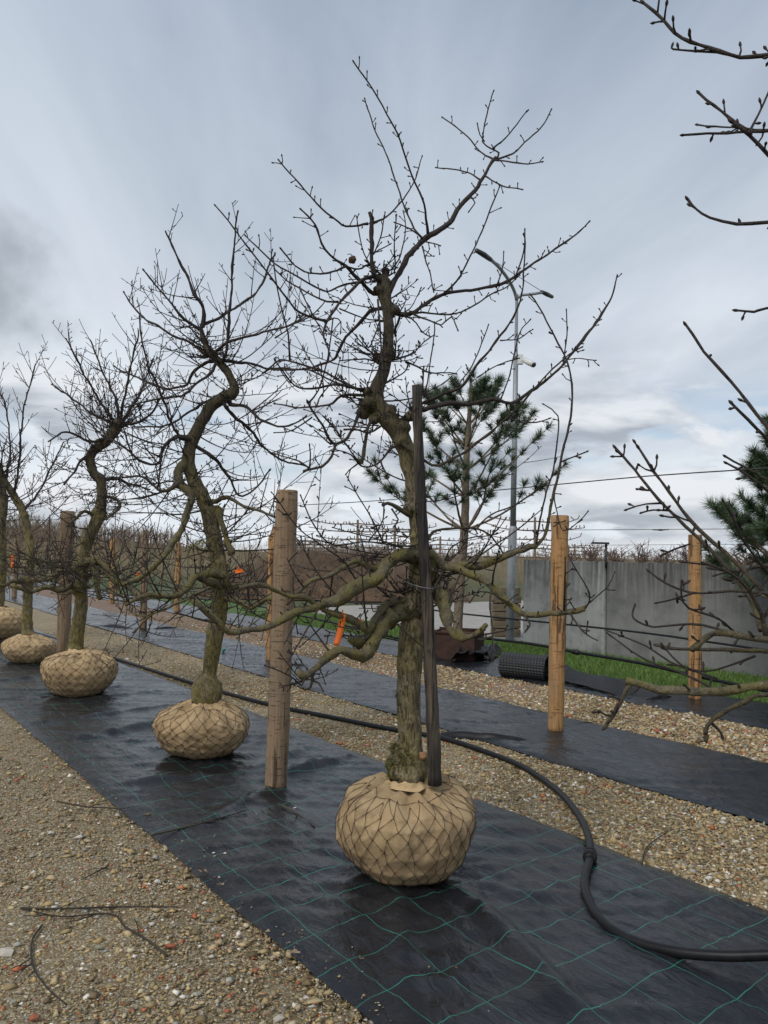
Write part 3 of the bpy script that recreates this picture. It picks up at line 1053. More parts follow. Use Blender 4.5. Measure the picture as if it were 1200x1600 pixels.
    def wild(self, n, f0, f1, length, r0, sp, lvl=1, up=.5, pitch=(-.2, .5), shoots_lvl=1, az=None, crook=0.2):
        """further branches all round the trunk, also towards and away from the camera"""
        r = self.r
        m = len(self.trunk)
        for _ in range(n):
            i = min(m - 1, int(m * r.uniform(f0, f1)))
            a = r.uniform(0, 2 * math.pi) if az is None else r.uniform(*az)
            e = r.uniform(*pitch)
            d = Vector((math.cos(a) * math.cos(e), math.sin(a) * math.cos(e), math.sin(e)))
            mb = MB()
            shoot(mb, self.trunk[i] + d * self.trad[i] * .5, d, r.uniform(*length), r0 * r.uniform(.7, 1.25), r, up * r.uniform(.5, 1.5), crook, lvl, sp)
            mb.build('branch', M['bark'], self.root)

    def ball(self, center, R, H, seed, mat=None, cells=22, rows=5, tilt=0.0, neck=0.30):
        c = Vector(center)
        prof = [(0.0, .36), (.03, .52), (.12, .70), (.25, .855), (.42, .965), (.58, 1.0), (.72, .965), (.84, .84), (.93, .62), (.985, neck * 1.15), (1.0, neck)]

        def rad(f):
            for (a, ra), (b, rb) in zip(prof, prof[1:]):
                if f <= b:
                    k = (f - a) / (b - a)
                    return ra + (rb - ra) * (k * k * (3 - 2 * k) * .35 + k * .65)
            return neck

        def surf(th, f, off=0.0):
            q = Vector((math.cos(th), math.sin(th), f * 1.4))
            b = .095 * noise.noise(q * 1.1 + Vector((seed, 0, 0))) + .028 * noise.noise(q * 2.6 + Vector((0, seed, 0)))
            rid = 1 - abs(noise.noise(Vector((q.x * 2.2 + seed, q.y * 2.2, q.z * .9)) + Vector((0, 0, .8 * noise.noise(q * 2)))))
            b += .034 * rid ** 4
            rid2 = 1 - abs(noise.noise(Vector((q.x * 4 + seed, q.y * 4, q.z * 3.5))))
            b += .012 * rid2 ** 6 * (.5 + 2.2 * f * f)
            rid3 = 1 - abs(noise.noise(Vector((q.x * 8, q.y * 8 + seed, q.z * 3.0))))
            b += .010 * rid3 ** 5 * (.3 + 2.0 * f * f)
            b += .009 * noise.fractal(Vector((q.x * 7 + seed, q.y * 7, q.z * 5)), 1.0, 2.0, 3)
            b += .007 * (1 - abs(noise.noise(Vector((q.x * 11, q.y * 11 + seed, q.z * 5 + noise.noise(q * 4)))))) ** 7
            top = max(0, (f - .70) / .30)
            b += top * .085 * noise.noise(Vector((math.cos(th) * 3.4, math.sin(th) * 3.4, f * 5 + seed)))
            tw = max(0, min(1, (f - .45) / .4))
            rt_ = 1 - abs(noise.noise(Vector((math.cos(th) * 4.2, math.sin(th) * 4.2, f * 1.1 + seed * 2))))
            b += tw * .060 * (rt_ ** 4 - .35)
            rr = R * (rad(f) + b) + off
            z = H * f + top * .060 * noise.noise(Vector((math.cos(th) * 2.5, math.sin(th) * 2.5, seed + 3)))
            if off:
                z += off * (f - .4) * 1.2
            return c + Vector((math.cos(th) * rr, math.sin(th) * rr, max(.004, z)))
        nth, nf = (200, 100) if seed < 10 else (130, 66)
        vs, fs, uvs = [], [], []
        fl = []
        for j in range(nf + 1):
            x = j / nf
            fl.append(.5 - .5 * math.cos(math.pi * x) if x < .5 else .5 - .5 * math.cos(math.pi * x))
        for f in fl:
            for i in range(nth):
                vs.append(surf(2 * math.pi * i / nth, f))
        # the cloth's mouth turned in round the stem, and the underside
        rim = len(vs)
        for i in range(nth):
            p = surf(2 * math.pi * i / nth, 1.0)
            vs.append(c + (p - c) * .55 + Vector((0, 0, H * .43)))
        for j in range(nf + 1):
            a0, b0 = j * nth, (j + 1) * nth
            for i in range(nth):
                i2 = (i + 1) % nth
                fs.append((a0 + i, a0 + i2, b0 + i2, b0 + i))
        fs.append(tuple(reversed(range(nth))))
        fs.append(tuple(range(rim, rim + nth)))
        me = bpy.data.meshes.new('root_ball')
        o_ = self.root.location
        me.from_pydata([tuple(v - o_) for v in vs], [], fs)
        me.polygons.foreach_set('use_smooth', [True] * len(fs))
        lay = me.uv_layers.new(name='uv')
        li = np.empty(len(me.loops), dtype=np.int32); me.loops.foreach_get('vertex_index', li)
        uv = np.array([((k % nth) / nth * 2 * math.pi * R, (fl + [1.0])[min(nf + 1, k // nth)] * H * 1.6) for k in range(len(vs))], np.float32)
        lay.data.foreach_set('uv', uv[li].ravel())
        ball = link('root_ball', me, mat or M['burlap'], self.root)
        # wire netting: staggered knots joined by straight wires, drawn tight at the top
        r = random.Random(seed + 40)
        mb = MB()
        f_lo, f_hi = .02, .955
        wr = .00105 if R < .34 else .0013
        knots = {}
        for j in range(rows * 2 + 1):
            f = f_lo + (f_hi - f_lo) * (j / (rows * 2)) ** .95
            for i in range(cells):
                th = 2 * math.pi * (i + (.5 if j % 2 else 0)) / cells + r.gauss(0, .028) + .10 * noise.noise(Vector((i * .5, j * .4, seed)))
                knots[(i, j)] = (th, min(.985, max(0.004, f + r.gauss(0, .012) + .02 * noise.noise(Vector((i * .7, j * .7, seed + 2))))))
        for j in range(rows * 2):
            for i in range(cells):
                a = knots[(i, j)]
                for k in ((0, -1) if j % 2 == 0 else (0, 1)):
                    b = knots[((i + k) % cells, j + 1)]
                    dth = (b[0] - a[0] + math.pi) % (2 * math.pi) - math.pi
                    pts = [surf(a[0] + dth * q, a[1] + (b[1] - a[1]) * q, .0030 + .002 * math.sin(math.pi * q)) for q in (0, .25, .5, .75, 1)]
                    mb.tube(pts, [wr * 1.5, wr, wr, wr, wr * 1.5], 4, cap=False)
        # drawstring
        pts = [surf(2 * math.pi * q / 40, .955 + .012 * math.sin(q * 1.7), .004) for q in range(41)]
        mb.tube(pts, [wr * 1.3] * 41, 4, cap=False)
        mb.build('netting', M['rust_wire'], ball)
        # ruffled mouth of the cloth
        mb = MB()
        for ring in range(5):
            pts = []
            for q in range(40):
                th = 2 * math.pi * q / 40
                p = surf(th, 1.0)
                k = neck * R * (1.0 - .05 * ring) * (1 + .16 * noise.noise(Vector((math.cos(th) * 2, math.sin(th) * 2, seed + ring))))
                pts.append(Vector((c.x + math.cos(th) * k, c.y + math.sin(th) * k, c.z + H * (.985 + .018 * ring) + .014 * noise.noise(Vector((math.cos(th) * 3, math.sin(th) * 3, seed + ring * .3))))))
            if ring == 0:
                rings = []
            rings.append(pts)
        vs = [p for rg in rings for p in rg]
        fs = []
        for a in range(4):
            for q in range(40):
                q2 = (q + 1) % 40
                fs.append((a * 40 + q, a * 40 + q2, (a + 1) * 40 + q2, (a + 1) * 40 + q))
        mb.add(vs, fs)
        mb.build('cloth_collar', mat or M['burlap'], ball)
        return ball

def T(ox, oy, s, pts):
    return [(ox + x / s, oy + y / s) for x, y in pts]

ROW = 'balled old fruit trees standing in a row'
SP1 = (.056, .011, .045, .0023)
SP2 = (.085, .009, .032, .0024, .35, .05, .10)

# ---- the nearest whole tree
D1 = 3.92
tr = Tree('fruit_tree', W(3.06, 2.45, .02), D1, 'tall gnarled old fruit tree nearest the camera, with a split dark stake', ROW, 101)
tr.make_trunk([(636, 1262, 28), (636, 1225, 30), (637, 1202, 31), (638, 1184, 30), (640, 1169, 22), (641, 1154, 18.5), (638, 1080, 19), (642, 1010, 20), (649, 940, 16.5), (654, 885, 14), (653, 830, 12.5), (648, 790, 11.5),
               (642, 740, 12.5), (633, 700, 14), (620, 672, 15), (602, 648, 15.5), (588, 626, 13.5), (592, 600, 10), (602, 570, 9), (607, 530, 8.5), (606, 490, 9), (600, 455, 11), (598, 432, 9)],
              [(622, 1205, 20, -.06), (640, 1212, 22, -.07), (656, 1200, 18, -.03), (612, 1192, 13, -.02), (645, 1178, 17, -.06), (618, 1170, 12, -.03),
               (658, 870, 20, -.02), (672, 890, 15, -.02), (680, 905, 14, 0), (640, 950, 15, -.04), (628, 955, 14, -.03), (663, 930, 14, 0),
               (575, 630, 17, -.02), (568, 645, 14, 0), (585, 655, 14, -.03), (612, 640, 13, .03), (632, 668, 14, -.02), (640, 650, 12, .02), (625, 690, 11, -.04),
               (600, 440, 14, 0), (603, 425, 10, .01), (592, 452, 11, -.02), (618, 485, 10, 0), (590, 558, 11, 0), (612, 556, 11, .02), (576, 612, 12, -.02),
               (640, 795, 12, -.02), (652, 760, 11, .03), (648, 838, 13, -.02)], M['trunk'], .0085, rough=.0065)
tr.ball(W(3.03, 2.45, .018), .334, .445, 3.0, cells=29, rows=4, neck=.36)
# moss: short tufts growing on the stem's foot and in its forks
def moss_on(tree, spots, seed, n=5):
    r = random.Random(seed)
    me = tree.tr.data
    org = tree.root.location
    v_, tri_, col_ = [], [], []
    cs = [(P(x, y, tree.D + dz), rr * tree.k) for x, y, rr, dz in spots]
    for v in me.vertices:
        q = v.co + org
        for c, k in cs:
            d = (q - c).length / k
            if d < 1 and noise.noise(q * 45) > d * 1.1 - .75:
                for _ in range(n):
                    b = v.co + Vector((r.gauss(0, .004), r.gauss(0, .004), r.gauss(0, .004)))
                    dr = (v.normal + Vector((r.gauss(0, .5), r.gauss(0, .5), r.gauss(0, .5)))).normalized()
                    sd = perp(dr, r) * .0022
                    e = b + dr * r.uniform(.004, .013) * (1.2 - d * .5)
                    i0 = len(v_)
                    v_.extend([b - sd, b + sd, e]); tri_.append((i0, i0 + 1, i0 + 2))
                    cc = r.random()
                    col_.extend([(.045 + .11 * cc, .050 + .105 * cc, .008 + .015 * cc)] * 3)
                break
    if not v_:
        return
    mm = np_mesh('moss', np.array([tuple(q) for q in v_]), np.array(tri_), np.array(col_))
    o = link('moss', mm, M['needles'], tree.tr)
    o['kind'] = 'stuff'
moss_on(tr, [(608, 1195, 20, -.07), (628, 1184, 18, -.10), (640, 1190, 12, -.12), (616, 1168, 14, -.06), (617, 1105, 12, -.05), (616, 1090, 10, -.04), (606, 1215, 12, -.05), (640, 960, 16, -.06), (655, 880, 14, -.05), (580, 640, 14, -.04)], 5)

M['raw_wood'] = mat_plain('raw_wood', (0.22, 0.115, 0.055), (0.44, 0.26, 0.13), 45, 0.85, 0.6, 0.004)
mb = MB()
for (x, y, rx, rz, dz) in [(655, 1181, 15, 6, -.052)]:
    c = P(x, y, D1 + dz)
    bm = bmesh.new(); bmesh.ops.create_icosphere(bm, subdivisions=3, radius=1.0)
    mb.add([Vector((v.co.x * rx * tr.k, v.co.y * .022, v.co.z * rz * tr.k)) * (1 + .35 * noise.noise(v.co * 1.7)) + c for v in bm.verts], [tuple(q.index for q in f.verts) for f in bm.faces]); bm.free()
tag(mb.build('bark_wound', M['raw_wood'], tr.tr), 'raw orange-brown patch of torn bark')

Z5 = lambda p: T(430, 380, 4.8, p)
Z4 = lambda p: T(430, 560, 5.217, p)
Z2 = lambda p: T(400, 80, 4.0, p)
Z3 = lambda p: T(640, 120, 3.2, p)
L1 = tr.limb
# crown, right side
L1([(607, 455), (618, 432), (635, 402), (665, 372), (700, 345), (735, 305), (760, 270), (775, 246)], 9, 3.2, 0, .25, SP1)
L1([(774, 250), (800, 240), (820, 222), (840, 205), (855, 185), (861, 172)], 2.6, 1.4, .25, .35, SP2)
L1([(772, 250), (800, 254), (825, 257), (846, 253)], 2.3, 1.4, .25, .10, SP2)
L1([(772, 250), (750, 235), (735, 218), (715, 200), (692, 184)], 2.4, 1.3, .25, .45, SP2)
L1([(774, 250), (780, 239), (768, 232), (755, 221), (758, 195), (765, 165), (771, 143)], 2.6, 1.3, .25, .30, SP2)
L1([(770, 232), (790, 215), (808, 195), (822, 175)], 2.2, 1.3, .25, .05, SP2)
L1([(750, 281), (735, 272), (710, 265), (682, 262)], 2.2, 1.3, .22, .50, SP2)
L1([(758, 275), (785, 290), (815, 296)], 2.0, 1.3, .22, .05, SP2)
L1([(757, 221), (750, 210), (746, 194)], 1.8, 1.3, .27, .3, SP2)
L1([(735, 306), (742, 318), (733, 330)], 1.8, 1.3, .2, .15, SP2)
L1(Z2([(1075, 1140), (1050, 960), (985, 800), (920, 620), (880, 510), (820, 390), (740, 250), (680, 160), (612, 70)]), 3.2, 1.5, .06, -.35, SP1)
L1(Z2([(1040, 1170), (990, 1110), (930, 980), (870, 800), (830, 690), (770, 550), (720, 420), (680, 300)]), 3.0, 1.4, .03, .30, SP2)
L1(Z2([(860, 1380), (865, 1200), (877, 1030)]), 2.2, 1.3, .0, -.15, SP1)
L1(Z2([(870, 1330), (915, 1230), (935, 1100), (920, 1000)]), 2.0, 1.2, .0, .2, SP1)
L1(Z2([(1020, 1150), (960, 1110), (870, 1072)]), 2.0, 1.3, .03, -.1, SP1)
L1(Z2([(1040, 1220), (1080, 1370), (1110, 1500)]), 2.2, 1.4, .03, -.2, SP1)
L1(Z2([(1060, 1190), (1150, 1215)]), 1.8, 1.3, .03, -.1, SP2)
# cut leader and its arms
L1([(588, 432), (581, 390), (577, 331)], 6, 4.4, -.06, -.10, (.05, .012, .04, .0024))
L1(Z2([(700, 1078), (640, 1085), (560, 1095), (510, 1070), (440, 1010), (350, 920), (240, 800), (145, 685)]), 3.2, 1.4, -.09, -.30, SP1)
L1(Z2([(710, 1078), (790, 1050), (850, 1000), (920, 920), (1000, 790), (1037, 660)]), 2.8, 1.3, -.09, .10, SP2)
L1(Z2([(735, 1270), (780, 1160), (800, 1035)]), 1.9, 1.2, -.05, -.2, SP1)
L1(Z2([(730, 1265), (790, 1235), (840, 1205)]), 1.8, 1.2, -.05, -.2, SP2)
L1(Z2([(720, 1340), (660, 1220), (630, 1040)]), 2.0, 1.2, -.05, -.2, SP1)
# crown, left side
L1(Z5([(745, 375), (650, 290), (590, 240), (540, 170), (470, 130), (410, 80), (350, 0)]) + [(492, 350), (481, 337), (471, 328)], 6, 1.5, 0, -.25, SP1)
L1(Z5([(530, 172), (470, 200), (400, 225), (300, 232), (220, 210), (150, 160), (100, 105), (45, 45)]), 3, 1.6, -.1, -.45, SP1)
L1(Z5([(710, 165), (660, 190), (600, 195), (550, 180)]), 2.6, 2.0, -.05, -.10, SP1)
L1(Z5([(745, 248), (680, 262), (620, 300), (550, 370), (480, 450), (420, 530), (370, 610), (370, 700), (400, 800), (400, 880)]), 5.5, 1.7, 0, -.45, SP1)
L1(Z5([(640, 295), (560, 300), (500, 310), (440, 345), (390, 362), (320, 345), (240, 300), (130, 230), (0, 150)]) + [(400, 385), (384, 369)], 3.2, 1.4, -.06, -.35, SP1)
L1(Z5([(385, 585), (250, 550), (170, 510), (110, 450), (10, 310)]) + [(400, 402), (365, 356), (337, 322)], 3.4, 1.4, -.30, -.65, SP2)
L1(Z5([(475, 440), (390, 435), (280, 390), (180, 335), (90, 280), (0, 200)]), 2.8, 1.5, -.12, -.1, SP1)
L1(Z5([(110, 880), (95, 680), (50, 500), (10, 310)]) + [(427, 405)], 2.6, 1.4, -.45, -.6, SP2)
L1(Z5([(800, 488), (740, 500), (680, 545), (600, 630), (530, 700), (480, 790), (450, 860), (410, 890), (330, 910), (240, 940), (100, 950), (0, 950)]), 5.5, 1.8, 0, .40, SP1)
L1(Z5([(720, 1095), (600, 1090), (520, 1070), (430, 1060), (330, 1080), (220, 1090), (150, 1070), (90, 1000), (0, 880)]), 4.2, 1.5, 0, -.35, SP1)
L1(Z5([(600, 1092), (480, 1020), (380, 965), (250, 930), (130, 885), (35, 870)]) + [(425, 572), (412, 582)], 3.8, 1.7, -.03, .30, SP1)
L1(Z5([(590, 1090), (450, 1035), (340, 985), (220, 940)]), 2.8, 1.6, -.03, .15, SP1)
L1(Z5([(770, 420), (790, 700), (800, 900), (810, 1152)]) + [(603, 652)], 2.4, 1.8, -.16, -.20, SP2)
L1(Z5([(700, 872), (600, 872), (490, 880)]), 2.2, 1.4, -.02, .2, SP1)
L1(Z5([(480, 490), (600, 540), (700, 575), (800, 580)]), 2.0, 1.4, -.12, -.05, SP2)
L1(Z5([(780, 590), (750, 680), (700, 780), (640, 700)]), 2.2, 1.4, -.03, -.2, SP1)
L1(Z5([(185, 340), (240, 460), (300, 580), (350, 660), (400, 800)]), 2.2, 1.3, -.15, -.4, SP2)
L1(Z5([(0, 650), (150, 600), (270, 540), (370, 440)]), 2.2, 1.3, -.55, -.2, SP2)
L1(Z5([(0, 710), (130, 620), (180, 520)]), 2.0, 1.2, -.5, -.3, SP2)
L1(Z5([(370, 600), (440, 560), (495, 590), (490, 670)]), 2.0, 1.3, -.3, -.35, SP1)
# the knots' tangle of spurs
for (x, y, k) in [(598, 428, 7), (590, 560, 9), (572, 620, 9), (612, 552, 9), (618, 488, 6), (640, 650, 9), (582, 668, 6), (560, 625, 5), (650, 830, 4), (632, 925, 9), (624, 948, 8), (682, 905, 8), (692, 935, 7), (586, 992, 6), (572, 1012, 6), (478, 1060, 6), (560, 880, 6), (600, 885, 4), (700, 890, 5)]:
    mb = MB()
    for _ in range(k):
        p = P(x + tr.r.gauss(0, 5), y + tr.r.gauss(0, 5), D1 + tr.r.gauss(0, .02))
        a = tr.r.uniform(0, 6.28)
        d = Vector((math.cos(a), math.sin(a) * .7 - .15, tr.r.uniform(-.3, .7)))
        shoot(mb, p, d, tr.r.uniform(.08, .26), .0044, tr.r, .6, .30, 1, (.05, .008, .03, .0024))
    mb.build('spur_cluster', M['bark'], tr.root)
# mid right
L1([(612, 488), (640, 488), (665, 475), (690, 460), (720, 455), (760, 450), (800, 435), (840, 405), (880, 380), (905, 362), (920, 347)], 6.5, 1.5, 0, .35, SP1)
L1([(690, 462), (712, 440), (735, 400), (752, 362), (768, 322), (780, 293)], 2.8, 1.4, .1, -.15, SP1)
L1([(640, 487), (680, 490), (710, 490), (740, 478), (770, 460), (792, 448), (808, 432)], 3.0, 1.4, .02, .5, SP1)
L1([(640, 488), (672, 500), (690, 508), (705, 495), (715, 515)], 2.6, 1.4, .02, -.2, SP1)
L1([(804, 436), (818, 395), (820, 360)], 2.0, 1.3, .22, .15, SP2)
L1([(775, 450), (785, 420), (787, 395)], 1.8, 1.2, .2, .1, SP2)
L1(Z5([(930, 520), (940, 560), (910, 640), (905, 700)]), 3.2, 2.8, .0, .05)
L1(Z5([(870, 880), (960, 850), (1050, 810), (1120, 740), (1190, 690)]), 2.6, 1.3, .02, .35, SP1)
L1(Z5([(980, 890), (1060, 920), (1130, 955), (1200, 970)]) + [(690, 582), (712, 584)], 2.8, 1.4, .02, .3, SP1)
L1(Z5([(1120, 1152), (1150, 980), (1180, 800), (1195, 600)]), 2.0, 1.2, -.25, -.35, SP2)
L1(Z5([(830, 1060), (900, 1010), (970, 960), (1000, 900)]), 2.4, 1.3, 0, .2, SP1)
L1(Z5([(960, 530), (1060, 600), (1100, 660), (1160, 700)]), 2.2, 1.3, 0, .3, SP1)
# right arms at half height
L1([(630, 655), (648, 642), (665, 640), (700, 632), (740, 629), (770, 621), (798, 629), (830, 610), (870, 580), (900, 545), (930, 505), (955, 465), (964, 432)], 8, 1.5, .04, .35, SP2)
L1([(640, 640), (660, 628), (690, 615), (720, 605), (734, 585), (770, 540), (806, 489), (818, 430), (820, 360)], 5.5, 1.3, .04, -.25, SP2)
L1([(622, 690), (640, 702), (665, 722), (685, 728), (720, 710), (760, 682), (800, 646), (840, 602), (880, 562), (908, 543)], 5.0, 1.4, -.04, -.40, SP2)
L1([(790, 629), (800, 655), (830, 660), (858, 654)], 2.2, 1.4, .2, .1, SP2)
L1([(708, 612), (735, 575), (752, 538), (763, 508)], 2.0, 1.2, .02, .3, SP2)
L1([(745, 590), (790, 565), (810, 560)], 1.8, 1.2, -.05, .1, SP2)
L1([(782, 625), (795, 590), (812, 520), (828, 500)], 2.2, 1.3, .18, .5, SP2)
L1([(782, 532), (810, 530), (832, 515)], 1.8, 1.2, -.1, .2, SP2)
L1([(885, 562), (905, 560), (930, 563)], 1.7, 1.2, .2, .0, SP2)
L1([(880, 570), (885, 530), (885, 485)], 1.9, 1.2, .25, .3, SP2)
L1([(655, 640), (660, 600), (662, 575)], 2.2, 1.4, .02, -.1, SP1)
# left loops at half height
L1(Z4([(770, 520), (735, 640), (700, 855)]), 5.0, 4.0, -.06, -.12)
L1(Z4([(700, 430), (640, 560), (590, 640), (530, 690), (470, 697), (420, 620), (390, 540), (330, 450), (270, 365)]), 5.0, 2.4, -.02, -.30, SP1)
L1(Z4([(490, 705), (480, 740), (450, 800), (380, 870), (300, 905), (230, 920)]), 3.6, 2.8, -.17, -.35, (.16, .012, .03, .0024))
L1(Z4([(650, 300), (560, 300), (500, 330), (460, 370), (380, 390), (200, 400), (0, 370)]), 4.2, 1.5, -.03, .25, SP2)
L1(Z4([(945, 740), (860, 830), (800, 870), (730, 885), (680, 860), (620, 790), (500, 745)]), 3.4, 1.3, -.03, -.25, SP2)
L1(Z4([(860, 835), (880, 900), (920, 960)]), 2.4, 1.4, -.06, -.1, SP1)
L1(Z4([(670, 860), (620, 900), (580, 940)]), 2.0, 1.3, -.15, -.2, SP2)
L1(Z4([(690, 860), (600, 730), (540, 670), (480, 560), (400, 480)]), 2.4, 1.4, -.18, -.4, SP1)
L1(Z4([(270, 365), (350, 270), (400, 130), (430, 0)]) + [(516, 535), (520, 500)], 2.6, 1.3, -.30, -.5, SP2)
L1(Z4([(455, 700), (400, 660), (325, 590)]), 2.0, 1.3, -.2, -.35, SP2)
L1(Z4([(300, 480), (200, 550), (100, 600), (0, 605)]), 2.2, 1.2, -.28, -.4, SP2)
L1(Z4([(560, 580), (680, 580), (760, 610), (850, 560)]), 2.6, 2.0, -.2, -.05, SP1)
L1(Z4([(330, 400), (380, 300), (440, 220), (500, 110), (530, 0)]), 2.2, 1.2, -.28, -.1, SP2)
L1(Z4([(270, 890), (200, 840), (100, 810), (0, 780)]), 2.2, 1.2, -.35, -.2, SP2)
L1(Z4([(280, 890), (290, 780), (280, 710)]), 2.0, 1.4, -.35, -.4)
# the low limbs
MOSSY = (.11, .012, .05, .0026)
L1([(655, 868), (628, 868), (606, 880), (590, 903), (560, 917), (530, 935), (500, 946), (470, 955), (445, 967), (425, 976), (395, 985), (357, 986), (332, 962), (305, 938)], 13, 3.0, -.02, -.75, MOSSY, 5, (.2, .5), 0, .15, ls=.9)
L1([(598, 893), (578, 888), (560, 878), (540, 882), (510, 898), (485, 908), (465, 926), (448, 945)], 6.5, 2.0, -.08, -.45, MOSSY, 4, (.2, .4), 0, .3, ls=.8)
L1([(622, 940), (603, 944), (588, 962), (572, 987), (553, 972), (535, 965), (500, 950), (475, 932), (445, 930), (410, 914), (375, 918)], 7.5, 2.6, -.05, -.62, MOSSY, 3, (.2, .5), 0, .1, ls=.8)
L1([(628, 957), (604, 964), (592, 985), (580, 1008), (572, 1022), (560, 1022), (530, 1018), (508, 1030), (492, 1046), (478, 1054), (466, 1048)], 16, 4.0, -.04, -.50, MOSSY, 2, (.1, .3), 0, .75, ls=.85)
L1([(592, 985), (575, 995), (565, 1002), (552, 1003), (545, 998)], 9, 4, -.10, -.22, MOSSY, 0, (.1, .2), 0, .8, ls=.85)
L1([(490, 1046), (486, 1060), (483, 1074), (476, 1078)], 4.5, 2.5, -.42, -.46, SP1)
L1([(486, 1062), (498, 1068), (504, 1078)], 2.6, 1.6, -.43, -.5, SP1)
L1([(478, 1055), (472, 1070), (460, 1060), (440, 1050), (415, 1040)], 2.2, 1.3, -.5, -.7, SP2)
L1([(660, 852), (672, 862), (690, 882), (720, 885), (760, 881), (800, 868), (838, 853)], 9, 4.6, .02, -.15, MOSSY, 2, (.2, .4), 0, .12, ls=.75)
L1([(836, 854), (848, 840), (862, 792), (876, 722), (890, 652), (894, 610), (886, 562), (868, 528), (850, 492), (830, 462)], 4.6, 1.6, -.15, .05, SP2)
L1([(838, 852), (841, 822), (850, 780), (864, 735), (870, 690), (872, 650), (850, 632)], 3.0, 1.3, -.15, -.35, SP2)
L1([(876, 722), (895, 714), (916, 706)], 2.0, 1.5, -.08, -.15, SP2)
L1([(866, 762), (868, 790), (880, 830), (905, 815), (918, 800)], 1.8, 1.2, -.12, -.3, SP2)
L1([(686, 880), (705, 886), (735, 897), (768, 915), (795, 942), (815, 956), (850, 960), (890, 955), (914, 951)], 8, 3.6, .0, -.55, MOSSY, 5, (.2, .55), 0, .15, ls=.85)
L1([(914, 951), (921, 940), (921, 925), (905, 897), (889, 870)], 2.4, 1.3, -.55, -.6, SP2)
L1([(905, 955), (930, 935), (950, 915), (960, 895)], 2.0, 1.2, -.55, -.45, SP2)
L1([(722, 890), (712, 915), (702, 940), (720, 930)], 2.6, 1.4, -.1, -.2, SP1)
L1([(768, 915), (765, 950), (770, 985), (768, 1030)], 2.4, 1.3, -.3, -.4, SP2)
L1([(800, 945), (775, 930), (750, 925), (735, 940)], 2.4, 1.4, -.35, -.2, SP2)
L1([(815, 955), (828, 975), (822, 985)], 2.8, 1.8, -.4, -.45, SP1)
L1([(672, 925), (690, 934), (697, 960), (702, 985), (722, 996), (745, 990), (760, 976)], 11, 3.0, .0, -.30, MOSSY, 2, (.1, .3), 0, .8, ls=.85)
L1([(735, 993), (750, 998), (765, 996)], 3.4, 2.2, -.22, -.3, SP1)
L1([(662, 850), (676, 832), (700, 826), (730, 826), (755, 830), (775, 846), (790, 872), (778, 866)], 4.2, 1.6, .02, .25, SP1, 2, (.2, .35))
L1([(742, 828), (775, 800), (800, 790), (835, 770)], 2.4, 1.4, .15, .4, SP1)
L1([(645, 805), (622, 796), (606, 786), (598, 790)], 6, 3.2, -.02, -.15, SP1)
L1([(612, 795), (622, 812), (616, 822)], 2.4, 1.4, -.1, -.15, SP1)
L1([(640, 860), (605, 850), (565, 845), (520, 850), (490, 820), (470, 775)], 2.8, 1.3, -.06, -.5, SP2, 3, (.2, .4))
L1([(600, 850), (580, 810), (560, 775), (543, 746)], 2.2, 1.2, -.1, -.2, SP2)
L1([(575, 848), (598, 812), (600, 790)], 1.9, 1.2, -.15, -.2, SP2)
L1([(560, 915), (540, 880), (500, 850), (470, 830), (440, 790), (425, 770)], 2.4, 1.2, -.2, -.75, SP2)
L1([(530, 935), (500, 900), (480, 870), (470, 840)], 2.2, 1.2, -.3, -.4, SP2)
L1([(505, 945), (520, 975), (560, 985), (572, 1005)], 2.0, 1.2, -.35, -.5, SP2)
L1([(690, 880), (705, 855), (735, 840), (770, 835), (790, 810)], 2.2, 1.2, .0, -.3, SP2)
tr.wild(14, .55, .98, (.3, .75), .0042, SP2, 1, .55, (-.3, .5), crook=.16)
tr.wild(5, .40, .52, (.3, .7), .005, SP2, 1, .35, (-.3, .3), crook=.18)

# ---- second tree
D2 = 6.09
t2 = Tree('fruit_tree', W(5.71, 2.53, .02), D2, 'zigzag-trunked old fruit tree with a swollen graft knob, second from the camera', ROW, 202)
t2.ts, t2.ls = .85, .78
MINR[0] = .0024
t2.make_trunk([(324, 1120, 16), (323, 1106, 18), (323, 1094, 26), (323, 1078, 28), (324, 1064, 23), (326, 1055, 14.5), (328, 1046, 12.5), (334, 1005, 16), (342, 955, 15.5), (345, 905, 15), (336, 850, 14.5), (326, 805, 14), (315, 772, 13),
               (300, 745, 12), (294, 717, 12), (300, 690, 11.5), (312, 665, 11), (326, 640, 11), (346, 623, 11), (363, 615, 11), (366, 604, 9), (358, 586, 8), (346, 570, 8), (335, 558, 8), (325, 545, 7), (317, 525, 4.5), (314, 510, 4)],
              [(314, 1082, 13, -.04), (333, 1082, 13, -.04), (323, 1088, 16, -.05), (345, 910, 14, -.04), (335, 905, 13, -.05), (352, 920, 12, -.03), (316, 772, 15, 0), (322, 782, 12, -.03), (345, 625, 14, 0), (352, 618, 12, -.02),
               (332, 556, 11, 0), (322, 550, 9, 0), (293, 686, 10, 0), (340, 812, 9, -.02), (332, 832, 9, -.03)], M['trunk_green'], .012, rough=.008)
t2.ball(W(5.66, 2.52, .018), .352, .38, 8.0, cells=24, rows=5, neck=.30)
A2 = lambda p: T(180, 320, 3.2, p)
B2 = lambda p: T(180, 780, 3.637, p)
Q = (.17, .010, .030, .0026, .35, .05, .05)
L = t2.limb
L(A2([(440, 610), (435, 520), (380, 420), (320, 280), (250, 130)]), 4, 1.4, 0, -.1, Q, 7, (.12, 0.36), 1)
L(A2([(430, 605), (540, 550), (640, 490), (720, 420), (780, 280), (800, 240)]), 3.6, 1.3, 0, .4, Q, 7, (.12, 0.36), 1)
L(A2([(545, 765), (570, 620), (580, 400), (600, 150), (612, 40)]), 3.4, 1.2, -.05, -.3, Q, 7, (.12, 0.30), 1)
